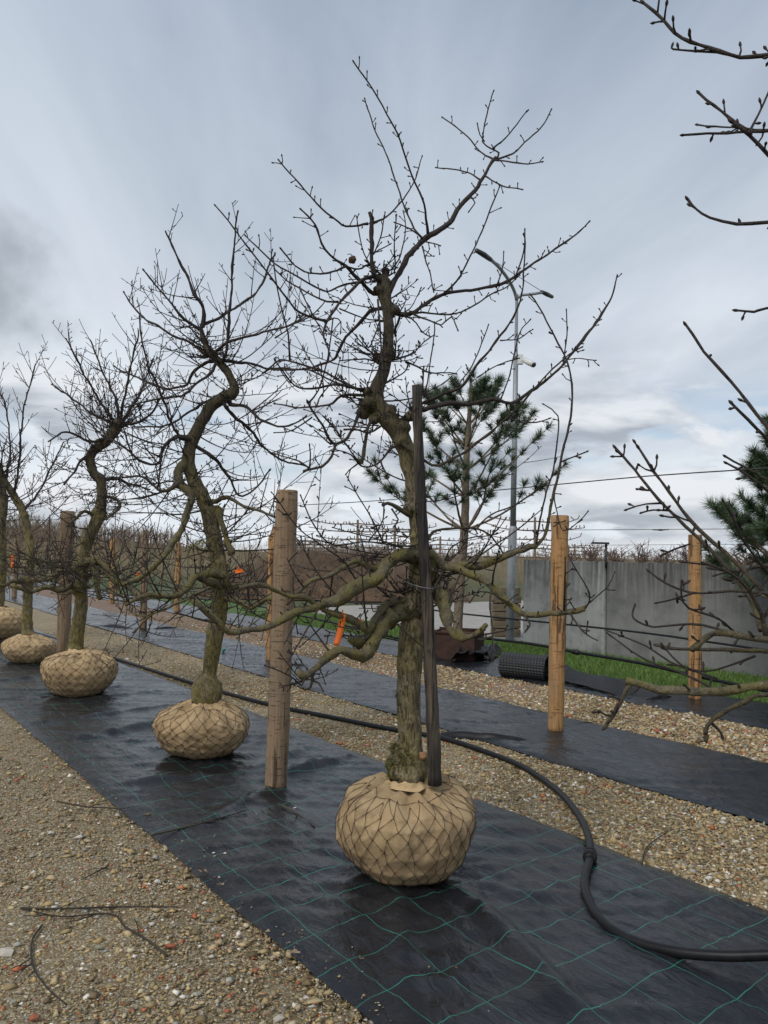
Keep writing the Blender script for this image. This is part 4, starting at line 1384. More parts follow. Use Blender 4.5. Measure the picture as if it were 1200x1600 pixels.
L(A2([(420, 620), (340, 570), (270, 480), (200, 400), (145, 330)]), 3.2, 1.2, 0, -.2, Q, 10, (.12, 0.36), 1)
L(A2([(455, 755), (360, 680), (250, 630), (130, 550), (45, 440)]), 3.4, 1.2, 0, .3, Q, 8, (.12, 0.36), 1)
L(A2([(500, 735), (560, 690), (700, 650), (850, 610), (950, 560)]), 3.4, 1.2, 0, -.4, Q, 8, (.2, 0.62), 1)
L(A2([(540, 775), (650, 790), (760, 820), (900, 820), (1020, 830)]), 3.4, 1.2, 0, .2, Q, 8, (.2, 0.62), 1)
L(A2([(520, 775), (430, 800), (380, 840), (360, 900), (280, 915), (200, 900), (0, 810)]), 4, 1.2, 0, .3, Q, 8, (.2, 0.62), 1)
L(A2([(500, 800), (470, 850), (410, 890), (330, 950), (200, 970), (60, 1010)]), 3.4, 1.2, 0, -.4, Q, 8, (.2, 0.62), 1)
L(A2([(350, 1165), (300, 1130), (230, 950), (180, 840), (130, 650), (122, 565)]), 3.2, 1.2, -.03, -.4, Q, 5, (.2, 0.52), 1)
L(A2([(580, 1000), (660, 1010), (730, 1080), (850, 1110), (950, 1060)]), 4, 1.2, 0, -.3, Q, 10, (.2, 0.62), 1)
L(A2([(550, 1005), (600, 1060), (680, 1130), (760, 1230), (850, 1280), (960, 1310)]), 4, 1.2, -.03, .4, Q, 10, (.2, 0.62), 1)
L(A2([(380, 1185), (310, 1160), (240, 1220), (220, 1290), (130, 1280), (0, 1180)]), 5, 1.3, -.03, -.3, Q, 11, (.2, 0.62), 1)
L(A2([(500, 970), (430, 1000), (350, 1050), (250, 1100), (100, 1110)]), 3.4, 1.2, 0, .5, Q, 10, (.2, 0.62), 1)
L(A2([(350, 1300), (312, 1340), (330, 1400), (380, 1450), (360, 1530), (340, 1600)]) + [(270, 848), (245, 880), (215, 905), (190, 915)], 9, 3, -.02, -.55, Q, 11, (.2, 0.62), 1, .3)
L(A2([(325, 1392), (230, 1430), (130, 1360), (20, 1360)]), 4, 1.3, -.15, -.3, Q, 11, (.2, 0.62), 1)
L(A2([(505, 1480), (560, 1460), (640, 1510), (750, 1540), (820, 1580)]) + [(470, 850)], 4.6, 1.4, -.03, -.5, Q, 13, (.2, 0.62), 1)
L(A2([(430, 1220), (500, 1270), (570, 1360), (620, 1450), (700, 1420), (770, 1330)]), 3.8, 1.2, 0, .4, Q, 11, (.2, 0.62), 1)
L(B2([(600, 490), (520, 470), (460, 440), (400, 510), (350, 550), (240, 545), (150, 550), (60, 600)]), 9, 2.6, -.05, -.7, Q, 13, (.25, 0.62), 1, .4)
L(B2([(620, 520), (740, 490), (860, 490), (950, 540), (1060, 550)]), 6, 1.6, -.03, .3, Q, 13, (.2, 0.62), 1, .2)
L(B2([(480, 440), (560, 420), (620, 450), (640, 500)]), 8, 6, -.12, -.06, Q, 4, (.2, 0.52), 1, .4)
L(B2([(570, 60), (610, 150), (640, 260), (665, 310)]), 6.5, 4.0, -.05, -.12, Q, 8, (.2, 0.52), 1, .5)
L(B2([(640, 560), (720, 590), (780, 620), (850, 570), (900, 560)]), 7, 2.4, -.04, -.5, Q, 14, (.2, 0.62), 1, .5)
L(B2([(430, 580), (540, 670), (640, 740), (720, 740), (880, 720)]), 2.8, 2.4, -.4, -.5, Q, 7, (.2, 0.52), 1)
L(B2([(600, 480), (500, 520), (420, 560), (300, 620), (180, 680), (100, 760)]), 4, 1.4, -.06, .5, Q, 13, (.2, 0.62), 1)
t2.wild(16, .80, .98, (.35, .8), .0056, Q, 2, .40, (-.2, .6), crook=.14)
t2.wild(14, .52, .78, (.4, 1.0), .0062, Q, 2, .40, (-.6, .3), crook=.18)
t2.wild(13, .28, .50, (.5, 1.1), .0070, Q, 2, .30, (-.5, .3), crook=.20)

def clusters(tree, spots, L_=(.10, .32), r_=.005, sp=None):
    for (x, y, k) in spots:
        mb = MB()
        for _ in range(k):
            p = P(x + tree.r.gauss(0, 3), y + tree.r.gauss(0, 3), tree.D + tree.r.gauss(0, .03))
            a = tree.r.uniform(0, 6.28)
            d = Vector((math.cos(a), math.sin(a) * .8, tree.r.uniform(-.5, .6)))
            shoot(mb, p, d, tree.r.uniform(*L_), r_, tree.r, .5, .32, 1, sp)
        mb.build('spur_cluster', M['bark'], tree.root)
clusters(t2, [(345, 622, 10), (366, 610, 8), (330, 556, 10), (322, 545, 8), (292, 690, 8), (316, 772, 9), (338, 800, 9), (346, 905, 12), (352, 925, 10), (300, 745, 5), (338, 845, 7), (318, 525, 5)], sp=(.06, .008, .03, .0028))
# ---- third tree
D3 = 8.46
t3 = Tree('fruit_tree', W(8.77, 2.41, .02), D3, 'twisted mossy fruit tree with a broom of shoots on top, third from the camera', ROW, 303)
t3.ts, t3.ls = .88, .80
MINR[0] = .0030
t3.make_trunk([(116, 1032, 15), (117, 1015, 14), (121, 985, 12.5), (125, 960, 11.5), (128, 914, 10.5), (129, 880, 10.5), (136, 846, 11), (149, 818, 11), (157, 797, 10), (159, 768, 9), (156, 748, 9), (146, 740, 8.5), (141, 719, 8.5), (146, 704, 9), (165, 690, 9.5), (178, 674, 10), (184, 664, 9)],
              [(132, 880, 13, -.03), (120, 890, 11, -.02), (150, 800, 11, -.02), (160, 808, 10, 0), (150, 745, 10, 0), (160, 750, 8, 0), (182, 664, 13, 0), (188, 658, 9, 0), (172, 684, 11, 0), (145, 705, 10, 0), (118, 925, 9, -.04), (116, 1018, 13, -.05), (118, 1000, 9, -.04)], M['trunk_green'], .016, rough=.010)
t3.ball(W(8.60, 2.41, .018), .375, .47, 14.0, cells=26, rows=5, neck=.34)
A3 = lambda p: T(0, 520, 2.665, p)
Q3 = (.22, .012, .036, .0032, .35, .05, .05)
L = t3.limb
L([(184, 664), (165, 640), (140, 600), (120, 560), (103, 528)], 3.2, 1.1, 0, -.3, Q3, 10, (.14, 0.40), 1)
L([(184, 664), (180, 620), (160, 580), (140, 530)], 3, 1.1, 0, .3, Q3, 10, (.14, 0.40), 1)
L([(186, 662), (195, 620), (205, 570), (215, 530), (216, 515)], 3, 1.1, 0, -.2, Q3, 10, (.14, 0.40), 1)
L([(186, 662), (210, 630), (228, 590), (240, 560)], 3, 1.1, 0, .4, Q3, 10, (.14, 0.40), 1)
L([(184, 662), (150, 650), (110, 620), (80, 600)], 3, 1.1, 0, .2, Q3, 10, (.14, 0.40), 1)
L([(172, 684), (140, 690), (105, 675), (75, 690)], 3.4, 1.2, 0, -.4, Q3, 11, (.14, 0.40), 1)
L([(188, 662), (215, 660), (240, 640), (258, 605)], 3, 1.1, 0, -.4, Q3, 10, (.14, 0.40), 1)
L([(146, 704), (125, 722), (115, 738), (100, 758)], 3.4, 1.3, 0, -.2, Q3, 8, (.2, 0.62), 1)
L([(158, 750), (185, 748), (205, 758), (235, 765)], 3.2, 1.2, 0, .3, Q3, 10, (.2, 0.72), 1)
L([(160, 775), (183, 780), (186, 795), (165, 812)], 3.4, 1.8, 0, -.2, Q3, 8, (.2, 0.62), 1)
L([(152, 806), (130, 800), (118, 812), (105, 822)], 4, 1.6, 0, -.3, Q3, 10, (.2, 0.62), 1, .5)
L([(132, 880), (155, 875), (170, 890), (180, 905), (198, 915), (225, 935)], 8, 2.4, -.04, -.7, Q3, 13, (.3, 0.72), 1, .4)
L([(128, 918), (110, 915), (95, 922), (72, 918), (45, 925), (20, 915)], 8, 2.2, -.04, -.6, Q3, 13, (.3, 0.72), 1, .4)
L([(130, 885), (105, 890), (80, 900), (60, 895)], 5, 1.8, -.03, .5, Q3, 13, (.3, 0.72), 1, .4)
L([(140, 880), (150, 900), (152, 925), (158, 935)], 6.5, 3, -.05, -.2, Q3, 7, (.2, 0.52), 1, .5)
L([(150, 880), (175, 905), (205, 955), (230, 965)], 3.4, 1.4, -.1, -.9, Q3, 13, (.3, 0.72), 1)
t3.wild(24, .93, 1.0, (.35, .95), .0062, Q3, 2, .45, (.1, 1.2), crook=.10)
t3.wild(13, .6, .9, (.4, .9), .0068, Q3, 2, .40, (-.5, .3), crook=.18)
t3.wild(14, .30, .52, (.5, 1.2), .0085, Q3, 2, .22, (-.5, .3), crook=.20)

clusters(t3, [(184, 662, 12), (172, 684, 8), (146, 704, 7), (150, 745, 9), (156, 798, 10), (132, 880, 12), (122, 895, 12), (128, 918, 10), (140, 900, 9)], (.12, .40), .006, (.08, .01, .035, .0034))
# ---- fourth and fifth
D4 = 10.74
t4 = Tree('fruit_tree', W(11.56, 2.49, .02), D4, 'small-balled fruit tree with a leaning branch, beside the left frame edge', ROW, 404)
t4.ts, t4.ls = .9, .75
MINR[0] = .0036
t4.make_trunk([(44, 1006, 13), (44, 995, 12), (43, 975, 8.5), (43, 940, 8), (45, 900, 8), (48, 860, 7.5), (44, 835, 7), (36, 800, 7), (22, 775, 6.5), (6, 750, 6), (-4, 725, 6)],
              [(42, 996, 12, -.05), (50, 992, 9, -.03), (38, 998, 9, -.05), (44, 905, 11, -.03), (38, 910, 9, 0), (46, 860, 9, 0), (30, 785, 8, 0)], M['trunk_green'], .018, rough=.010)
t4.ball(W(11.3, 2.49, .018), .33, .36, 19.0, cells=22, rows=4, neck=.36)
Q4 = (.28, .014, .040, .0038, .35, .05, .05)
L = t4.limb
L([(44, 908), (20, 908), (5, 915), (-15, 910)], 6, 2, 0, -.5, Q4, 11, (.2, 0.48), 1, .4)
L([(46, 905), (70, 905), (90, 900), (105, 890)], 5, 1.6, 0, -.5, Q4, 11, (.2, 0.48), 1, .4)
L([(36, 800), (60, 770), (85, 720), (100, 690)], 3, 1, 0, .3, Q4, 13, (.2, 0.48), 1)
L([(22, 775), (30, 720), (35, 650), (50, 590), (56, 568)], 2.8, 1, 0, -.3, Q4, 13, (.2, 0.48), 1)
L([(10, 755), (15, 700), (10, 640), (-5, 600)], 2.8, 1, 0, .3, Q4, 13, (.2, 0.48), 1)
t4.wild(20, .72, 1.0, (.4, .9), .008, Q4, 2, .45, (-.1, .9), crook=.12)
t4.wild(12, .35, .7, (.5, 1.2), .009, Q4, 2, .25, (-.4, .4), crook=.18)

D5 = 13.15
t5 = Tree('fruit_tree', W(14.37, 2.70, .02), D5, 'fruit tree cut off by the left frame edge, farthest of the row', ROW, 505)
t5.make_trunk([(-6, 985, 12), (-4, 965, 10), (-2, 930, 9), (2, 880, 8.5), (0, 830, 8), (4, 780, 8), (-8, 740, 7), (-15, 700, 6)],
              [(0, 905, 11, 0), (2, 780, 11, 0), (-4, 978, 12, 0)], M['trunk_green'], .022, rough=.010)
t5.ball(W(14.37, 2.70, .018), .40, .52, 25.0, cells=22, rows=4, neck=.36)
t5.wild(18, .6, 1.0, (.5, 1.2), .010, Q4, 2, .45, (-.1, .9), crook=.13)
t5.wild(14, .3, .62, (.6, 1.4), .011, Q4, 2, .22, (-.4, .4), crook=.18)

# ---- the tree beside the camera whose arms reach in from the right
DR = 2.15
tR = Tree('fruit_tree', W(.25, 2.5, .02), DR, 'fruit tree whose mossy twigs reach in from the right frame edge', ROW, 606)
tR.ls = .72
MINR[0] = .0016
c0 = W(.25, 2.5)
def px_of(p):
    q = CAM_ROT.transposed() @ (p - Vector((0, 0, CAM_H)))
    return (600 + F_PX * q.x / -q.z, 800 - F_PX * q.y / -q.z)
tp = []
for z, r_, dx in [(.44, .10, 0), (.6, .085, 0), (1.0, .072, .03), (1.5, .066, .05), (2.0, .06, .0), (2.5, .052, -.06), (3.0, .045, -.02), (3.5, .035, .03)]:
    x, y = px_of(Vector((c0.x + dx, c0.y, z)))
    tp.append((x, y, r_ * F_PX / c0.y))
tR.D = c0.y
tR.make_trunk(tp, [(tp[1][0], tp[1][1], .10 * F_PX / c0.y, 0)], M['trunk_green'], .014, rough=.008)
tR.ball(W(.25, 2.5, .018), .36, .47, 31.0, cells=22, rows=4, neck=.32)
tR.D = DR
def ends(p0, pts):
    return pts
SR = (.07, .012, .040, .0026)
SR2 = (.09, .006, .018, .0026)
def LR(pts, r0, r1, d0, d1, sp=SR2, **kw):
    """arms of the near tree: begin at its trunk, outside the picture"""
    tR.limb(pts, r0, r1, d0, d1, sp, **kw)
xr = lambda z: px_of(Vector((c0.x, c0.y, z)))
dd = c0.y - DR
LR([xr(3.2), (1500, 40), (1300, 80), (1200, 84), (1160, 86), (1110, 76), (1065, 60), (1035, 32), (1006, 5)], 16, 2.4, dd, .15, (.055, .012, .05, .0028))
LR([(1130, 82), (1085, 80), (1052, 77), (1050, 72)], 2.4, 1.8, .08, .1, SR2)
LR([xr(3.0), (1480, 200), (1300, 212), (1200, 203), (1165, 200), (1130, 172), (1093, 146)], 14, 2.2, dd, .1, SR)
LR([(1215, 204), (1165, 206), (1120, 210), (1068, 211)], 3.2, 2.0, .02, -.1, SR2)
LR([(1230, 268), (1200, 242), (1172, 212), (1145, 191)], 4.6, 3.0, -.05, -.08, SR2)
LR([(1170, 208), (1185, 178), (1200, 146), (1215, 110)], 2.6, 1.8, .03, .1, SR2)
LR([(1165, 200), (1130, 197), (1090, 195)], 2.2, 1.7, .05, .2, SR2)
LR([xr(2.7), (1480, 330), (1300, 345), (1200, 348), (1150, 350), (1110, 340), (1090, 328), (1075, 312)], 12, 2.2, dd, .0, SR2)
LR([xr(2.4), (1480, 470), (1300, 470), (1200, 481), (1180, 487), (1152, 485)], 9, 2.2, dd, .05, SR2)
LR([xr(1.9), (1480, 840), (1320, 790), (1240, 705), (1200, 666), (1170, 631), (1130, 581), (1100, 550), (1072, 508)], 12, 2.2, dd, .0, SR2)
LR([(1250, 730), (1200, 684), (1170, 655), (1144, 631)], 3.6, 2.4, -.05, -.12, SR2)
LR([xr(1.25), (1500, 1060), (1330, 1020), (1240, 960), (1195, 922), (1150, 880), (1110, 845), (1075, 810), (1045, 770), (1020, 735), (998, 700)], 16, 2.2, dd, .10, SR)
LR([(1190, 985), (1170, 930), (1120, 870), (1070, 822), (1030, 780), (1000, 745), (962, 700)], 6, 2.1, -.05, .25, SR)
LR([(1038, 786), (1010, 788), (980, 796)], 2.2, 1.6, .18, .2, SR2)
LR([(1045, 798), (1020, 797), (1003, 801)], 2.0, 1.6, .16, .1, SR2)
LR([(1078, 850), (1055, 858), (1035, 868)], 2.0, 1.6, .1, .2, SR2)
LR([xr(.95), (1480, 1090), (1320, 1060), (1200, 1070), (1150, 1080), (1090, 1085), (1030, 1076), (978, 1064)], 18, 6.5, dd, -.05, SR, knob=.15)
LR([(985, 1066), (972, 1090), (962, 1110), (948, 1132)], 5.0, 3.2, -.05, -.05, SR)
LR([(965, 1100), (955, 1118), (938, 1112)], 2.6, 1.8, -.05, -.1, SR2)
LR([xr(.85), (1450, 1130), (1300, 1090), (1200, 1083), (1165, 1094), (1125, 1118), (1106, 1136), (1103, 1148)], 14, 3.6, dd, -.15, SR2)
LR([(1112, 1130), (1124, 1142), (1128, 1150)], 3.0, 2.2, -.15, -.15)
LR([xr(1.05), (1480, 1040), (1320, 1010), (1200, 1000), (1150, 990), (1112, 990), (1094, 1003), (1080, 1015)], 15, 5.0, dd, -.05, SR, knob=.2)
LR([(1230, 1022), (1190, 1018), (1130, 1018), (1080, 1015), (1030, 1009)], 6, 2.6, -.1, .15, SR)
LR([(1140, 990), (1100, 976), (1060, 975), (1020, 978), (995, 970), (988, 960), (991, 948)], 3.2, 1.8, -.02, .2, SR2)
LR([(1150, 990), (1120, 965), (1075, 950), (1064, 930), (1065, 910)], 2.8, 1.7, -.05, -.2, SR2)
LR([(1240, 935), (1190, 925), (1140, 924), (1080, 925), (1040, 910), (1015, 893)], 4.6, 1.9, -.1, .1, SR2)
LR([(1085, 926), (1050, 938), (1026, 942)], 2.2, 1.6, .02, .2, SR2)
LR([(1200, 1000), (1188, 960), (1170, 920), (1130, 890), (1100, 880)], 6.5, 2.0, -.08, -.2, SR)
LR([(1230, 880), (1180, 885), (1150, 892), (1110, 888)], 5.0, 2.2, -.12, .1, SR)
LR([(1200, 895), (1165, 850), (1145, 805), (1130, 783)], 3.2, 1.8, -.05, -.2, SR2)
LR([(1240, 790), (1190, 760), (1155, 735), (1136, 724)], 2.8, 1.9, .1, .1, SR2)
LR([(1240, 765), (1190, 745), (1160, 728), (1135, 714)], 2.8, 1.9, .15, .2, SR2)
LR([(1130, 1085), (1060, 1050), (1000, 1025), (950, 990)], 2.8, 1.4, -.02, .35, SR2)
LR([(1120, 1060), (1060, 1040), (1010, 1010), (948, 985)], 2.4, 1.4, .05, .4, SR2)
LR([(1180, 1025), (1140, 1040), (1100, 1050), (1065, 1040), (1035, 1008)], 2.6, 1.5, -.05, .1, SR2)

# ------------------------------------------------------------------ posts, stake
def post(base, h, r0, r1, top_px, mat, label, seed, group='round wooden posts', lean=None, name='wooden_post', notch=False):
    rr = random.Random(seed)
    b = Vector((base.x, base.y, 0))
    tp_ = P(top_px[0], top_px[1], base.y + (lean or 0)) if top_px else b + Vector((0, 0, h))
    mb = MB()
    pts, rads = [], []
    n = 26
    for i in range(n + 1):
        f = i / n
        p = b.lerp(tp_, f) + Vector((noise.noise(Vector((f * 2.1, seed, 0))), noise.noise(Vector((f * 2.1, seed, 5))), 0)) * .007
        if i == 0: p.z -= .05
        pts.append(p); rads.append(r0 + (r1 - r0) * f)
    pts.append(pts[-1] + Vector((0, 0, .004))); rads.append(rads[-1] * .93)
    mb.tube(pts, rads, 22, rough=.085, nscale=9)
    if notch:
        for k, v in enumerate(mb.v):
            if v.z > tp_.z - .42 and v.x < tp_.x - r1 * .25:
                mb.v[k] = Vector((v.x, v.y, min(v.z, tp_.z - .16 - .10 * abs(noise.noise(v * 20)))))
    o = mb.build(name, mat, origin=b)
    return tag(o, label, 'post', group)

k_ = lambda px, base: px * base.y / F_PX
b_ = G(430, 1236)
post(b_, 2, k_(17, b_), k_(17, b_), (449, 767), M['post_old'], 'weathered brown round post between the first two trees', 1)
b_ = G(868, 1145)
post(b_, 2, k_(12, b_), k_(13.5, b_), (875, 806), M['post_fresh'], 'orange peeled post standing in the second fabric strip, in front of the wall', 2)
b_ = G(1086, 1095)
post(b_, 2, k_(9.5, b_), k_(10, b_), (1086, 836), M['post_fresh'], 'orange peeled post seen through the twigs at the right', 3)
b_ = G(425, 1035)
post(b_, 2, k_(9.5, b_), k_(10.5, b_), (430, 823), M['post_fresh'], 'orange post with a split shoulder half hidden behind the weathered post', 4, notch=True)
b_ = G(98, 1022)
post(b_, 2, k_(10, b_), k_(10.5, b_), (106, 799), M['post_old'], 'brown post behind the third tree', 5)
b_ = G(224, 985)
post(b_, 2, k_(5.2, b_), k_(5.5, b_), (227, 830), M['post_old'], 'thin-looking brown post left of the zigzag trunk, in the second fabric strip', 6)
b_ = G(276, 957)
post(b_, 2, k_(4.6, b_), k_(4.8, b_), (279, 848), M['post_fresh'], 'small far pale post close left of the zigzag trunk', 7)
b_ = G(175, 944)
post(b_, 2, k_(3.8, b_), k_(4.2, b_), (176, 842), M['post_fresh'], 'small far post right of the mossy third trunk', 8)
b_ = G(22, 935)
post(b_, 2, k_(4, b_), k_(4.2, b_), (27, 842), M['post_old'], 'far brown post behind the fourth tree at the left edge', 9)

# split dark stake tied to the first tree
mb = MB()
lo, hi = P(680, 1226, D1 - .10), P(652, 602, D1 - .14)
pts, rads = [], []
for i in range(41):
    f = i / 40
    pts.append(lo.lerp(hi, f) + Vector((.010 * math.sin(f * 5 + 1) * f, 0, 0)))
    rads.append((10.5 - 3.2 * f) * D1 / F_PX)
mb.tube(pts, rads, 16, rough=.16, nscale=14)
for k, v in enumerate(mb.v):
    q = noise.noise(Vector((v.x * 60, v.y * 60, v.z * 2.2)))
    mb.v[k] = v + Vector((0, .004, 0)) * q
stake = mb.build('support_stake', M['stake'], origin=Vector((lo.x, lo.y, lo.z)))
tag(stake, 'old dark split wooden stake tied to the nearest tree trunk', 'stake')
# tie wire round trunk and stake
mb = MB()
pts = []
for i in range(33):
    a = 2 * math.pi * i / 32
    c = P(662, 914, D1 - .05)
    pts.append(c + Vector((math.cos(a) * .092, math.sin(a) * .10, .012 * math.sin(a * 2 + 1))))
mb.tube(pts, [.0018] * 33, 5)
o = mb.build('tie_wire', M['steel'], origin=P(662, 914, D1))
tag(o, 'thin grey wire looped round the nearest trunk and its stake', 'wire')

# ------------------------------------------------------------------ orange tags
def tag_strip(px, depth, length, width, ang, label, ring=None, mark=True):
    top = P(px[0], px[1], depth)
    root = empty('plant_label', top)
    tag(root, label, 'plant tag', 'orange plant tags')
    n = 14
    ax = Vector((math.sin(ang), -.15, -math.cos(ang))).normalized()
    side = Vector((math.cos(ang), 0, math.sin(ang)))
    vs, fs = [], []
    for i in range(n + 1):
        f = i / n
        c = top + ax * length * f + Vector((0, 1, 0)) * .10 * length * math.sin(f * 2.4) + side * (-.10 * length * f * f)
        nrm = ax.cross(side).normalized() * .0005
        w_ = width * (1 if f < .93 else .7)
        vs += [c - side * w_ - nrm, c + side * w_ - nrm, c + side * w_ + nrm, c - side * w_ + nrm]
    for i in range(n):
        for k in range(4):
            a, b = i * 4 + k, i * 4 + (k + 1) % 4
            fs.append((a, b, b + 4, a + 4))
    fs += [(3, 2, 1, 0), (n * 4, n * 4 + 1, n * 4 + 2, n * 4 + 3)]
    mb = MB(); mb.add(vs, fs)
    mb.build('strip', M['orange'], root)
    # the end threaded round the twig
    mb = MB()
    pts = [top + side * (-.2 * width) + Vector((0, math.cos(a) * .011, .008 + math.sin(a) * .011)) for a in [2 * math.pi * i / 16 for i in range(17)]]
    mb.tube(pts, [.0030] * 17, 5)
    mb.build('loop', M['orange'], root)
    if ring:
        c0_, c1_ = P(*ring[0], ring[2]), P(*ring[1], ring[2])
        mb = MB(); mb.tube([c0_, c0_.lerp(c1_, .5), c1_], [.0205] * 3, 14)
        mb.build('sleeve', M['orange'], root)
    if mark:
        mb = MB()
        def bar(f, du, hw, hl):
            c = top + ax * length * f + Vector((0, 1, 0)) * .10 * length * math.sin(f * 2.4) + side * (du - .10 * length * f * f) - ax.cross(side).normalized() * .0016 * (1 if ax.cross(side).y > 0 else -1)
            mb.box(c, side * hw, ax * hl, ax.cross(side).normalized() * .0003)
        bar(.10, 0, width * .55, .0018); bar(.17, width * .05, .0018, .010)
        mb.build('print', M['ink'], root)
    return root
tag_strip((536, 960), D1 - .33, .145, .0145, -.10, 'long orange plastic tag hanging from the nearest tree\'s lower left branch', ring=((554, 970), (564, 977), D1 - .24))
for (px, dp, L_, wd, an, lb) in [((374, 889), 5.85, .03, .036, .2, 'short orange tag right of the zigzag trunk'),
                                 ((19, 869), 10.2, .15, .020, .15, 'orange tag hanging at the left edge by the fourth tree'),
                                 ((218, 896), 8.0, .035, .03, -.3, 'orange tag in the twigs between the second and third trees')]:
    tag_strip(px, dp, L_, wd, an, lb, mark=False)

# shrivelled fruit on the crown
mb = MB()
c = P(551, 406, D1 - .11)
bm = bmesh.new(); bmesh.ops.create_icosphere(bm, subdivisions=3, radius=.020)
mb.add([v.co * (1 + .35 * noise.noise(v.co * 90)) + c for v in bm.verts], [tuple(q.index for q in f.verts) for f in bm.faces]); bm.free()
mb.tube([c + Vector((0, 0, .017)), c + Vector((-.012, 0, .03)), c + Vector((-.028, 0, .028))], [.003, .0022, .002], 5)
o = mb.build('dried_fruit', M['rust_wire'], origin=c)
tag(o, 'shrivelled dark fruit left hanging in the nearest tree\'s crown', 'fruit')

# ------------------------------------------------------------------ pipes and wires
def pipe(name, pts, r, mat, label, cat, sides=12, step=.05, coup=None, group=None):
    path = smooth_path([tuple(p) for p in pts], step)
    pv = [Vector(p) for p in path]
    root = empty(name, pv[0])
    tag(root, label, cat, group)
    mb = MB(); mb.tube(pv, [r] * len(pv), sides)
    mb.build('tube', mat, root)
    if coup:
        for c in coup:
            i = min(range(1, len(pv) - 1), key=lambda q: (pv[q] - c).length)
            d = (pv[i + 1] - pv[i - 1]).normalized()
            m_ = MB()
            prof = [(-.055, 1.05), (-.052, 1.45), (-.030, 1.52), (-.026, 1.25), (-.006, 1.25), (-.003, 1.62), (.022, 1.62), (.026, 1.30), (.045, 1.42), (.050, 1.05)]
            m_.tube([pv[i] + d * a * (r / .020) for a, _ in prof], [r * (b + .12) for _, b in prof], 18)
            o = m_.build('coupling', mat, root)
    return root

hose = []
R_H = .0205
for (x, y, lift) in [(-60, 960, 0), (60, 990, 0), (140, 1016, 0), (240, 1048, 0), (300, 1067, 0), (372, 1088, 0), (440, 1105, 0), (520, 1121, 0), (600, 1137, 0), (690, 1153, 0), (760, 1175, 0), (820, 1200, 0), (872, 1236, .01), (905, 1275, .02), (920, 1310, .03), (922, 1338, .035), (914, 1372, .03), (918, 1402, .02), (940, 1440, .01), (985, 1468, .01), (1050, 1486, .03), (1120, 1493, .06), (1200, 1492, .10)]:
    p = G(x, y, R_H + .012 + lift)
    hose.append(p)
hose.append(hose[-1] + (hose[-1] - hose[-2]).normalized() * .6 + Vector((0, 0, .02)))
hose.append(hose[-1] + Vector((.8, -.3, -.05)))
pipe('water_hose', hose, R_H, M['pipe'], 'thick black water pipe snaking over gravel and fabric, with a screw coupling', 'pipe', 16, .04, [G(922, 1338, .07)])

# two black drip pipes hung along the far posts, and the wires above
def along(pxs, t_off, s_list):
    return None
def row_line(pts_px, tt):
    """points of a line that hangs in the upright plane t = tt of the rows"""
    out = []
    n_ = Vector((.8, .6, 0))
    for x, y in pts_px:
        d = ray(x, y)
        k = tt / (n_.dot(d))
        out.append(Vector((0, 0, CAM_H)) + d * k)
    return out
TT = 8.30
up_l = row_line([(240, 922), (350, 926), (500, 938), (618, 946), (713, 958), (830, 970), (1000, 988), (1086, 1000), (1200, 1016)], TT)
lo_l = row_line([(240, 932), (360, 940), (470, 962), (577, 986), (621, 997), (676, 999), (735, 996), (830, 1006), (900, 1019), (1000, 1036), (1086, 1056), (1200, 1080)], TT)
for l_ in (up_l, lo_l):
    l_.insert(0, l_[0] + (l_[0] - l_[1]) * 1.0)
    l_.append(l_[-1] + (l_[-1] - l_[-2]) * 1.5)
pipe('drip_pipe', up_l, .013, M['pipe'], 'upper thin black irrigation pipe strung in front of the concrete wall', 'pipe', 8, .25, [up_l[5], up_l[8]])
pipe('drip_pipe', lo_l, .020, M['pipe'], 'lower thicker black irrigation pipe sagging in front of the concrete wall', 'pipe', 8, .2, [lo_l[9], lo_l[11]])

def wire(name, pts_px, tt, r, label):
    pts = row_line(pts_px, tt)
    pts.insert(0, pts[0] + (pts[0] - pts[1]) * .6)
    pts.append(pts[-1] + (pts[-1] - pts[-2]) * .8)
    mb = MB(); mb.tube([Vector(p) for p in smooth_path([tuple(p) for p in pts], .6)], [r] * len(smooth_path([tuple(p) for p in pts], .6)), 5)
    return tag(mb.build(name, M['dark_steel'], origin=pts[0]), label, 'wire', 'wires strung over the rows')
wire('trellis_wire', [(200, 803), (455, 790), (620, 780), (870, 757), (1010, 744), (1160, 734)], 8.4, .008, 'highest black wire rising to the right over the peeled posts')
wire('trellis_wire', [(180, 838), (400, 832), (620, 829), (900, 828), (1200, 826)], 11.5, .005, 'middle thin wire across the sky just above the concrete wall')
wire('trellis_wire', [(500, 852), (700, 852), (900, 852), (1200, 850)], 12.5, .004, 'lowest thin wire close over the concrete wall top')
# a wire tensioner on the middle wire
c = row_line([(1032, 828)], 11.5)[0]
mb = MB()
ax = Vector((.6, -.8, 0))
mb.tube([c - ax * .16, c - ax * .05, c, c + ax * .05, c + ax * .16], [.003, .012, .02, .012, .003], 6)
o = mb.build('wire_tensioner', M['dark_steel'], origin=c)
tag(o, 'small dark tensioner twisted into the middle wire above the wall', 'tensioner')

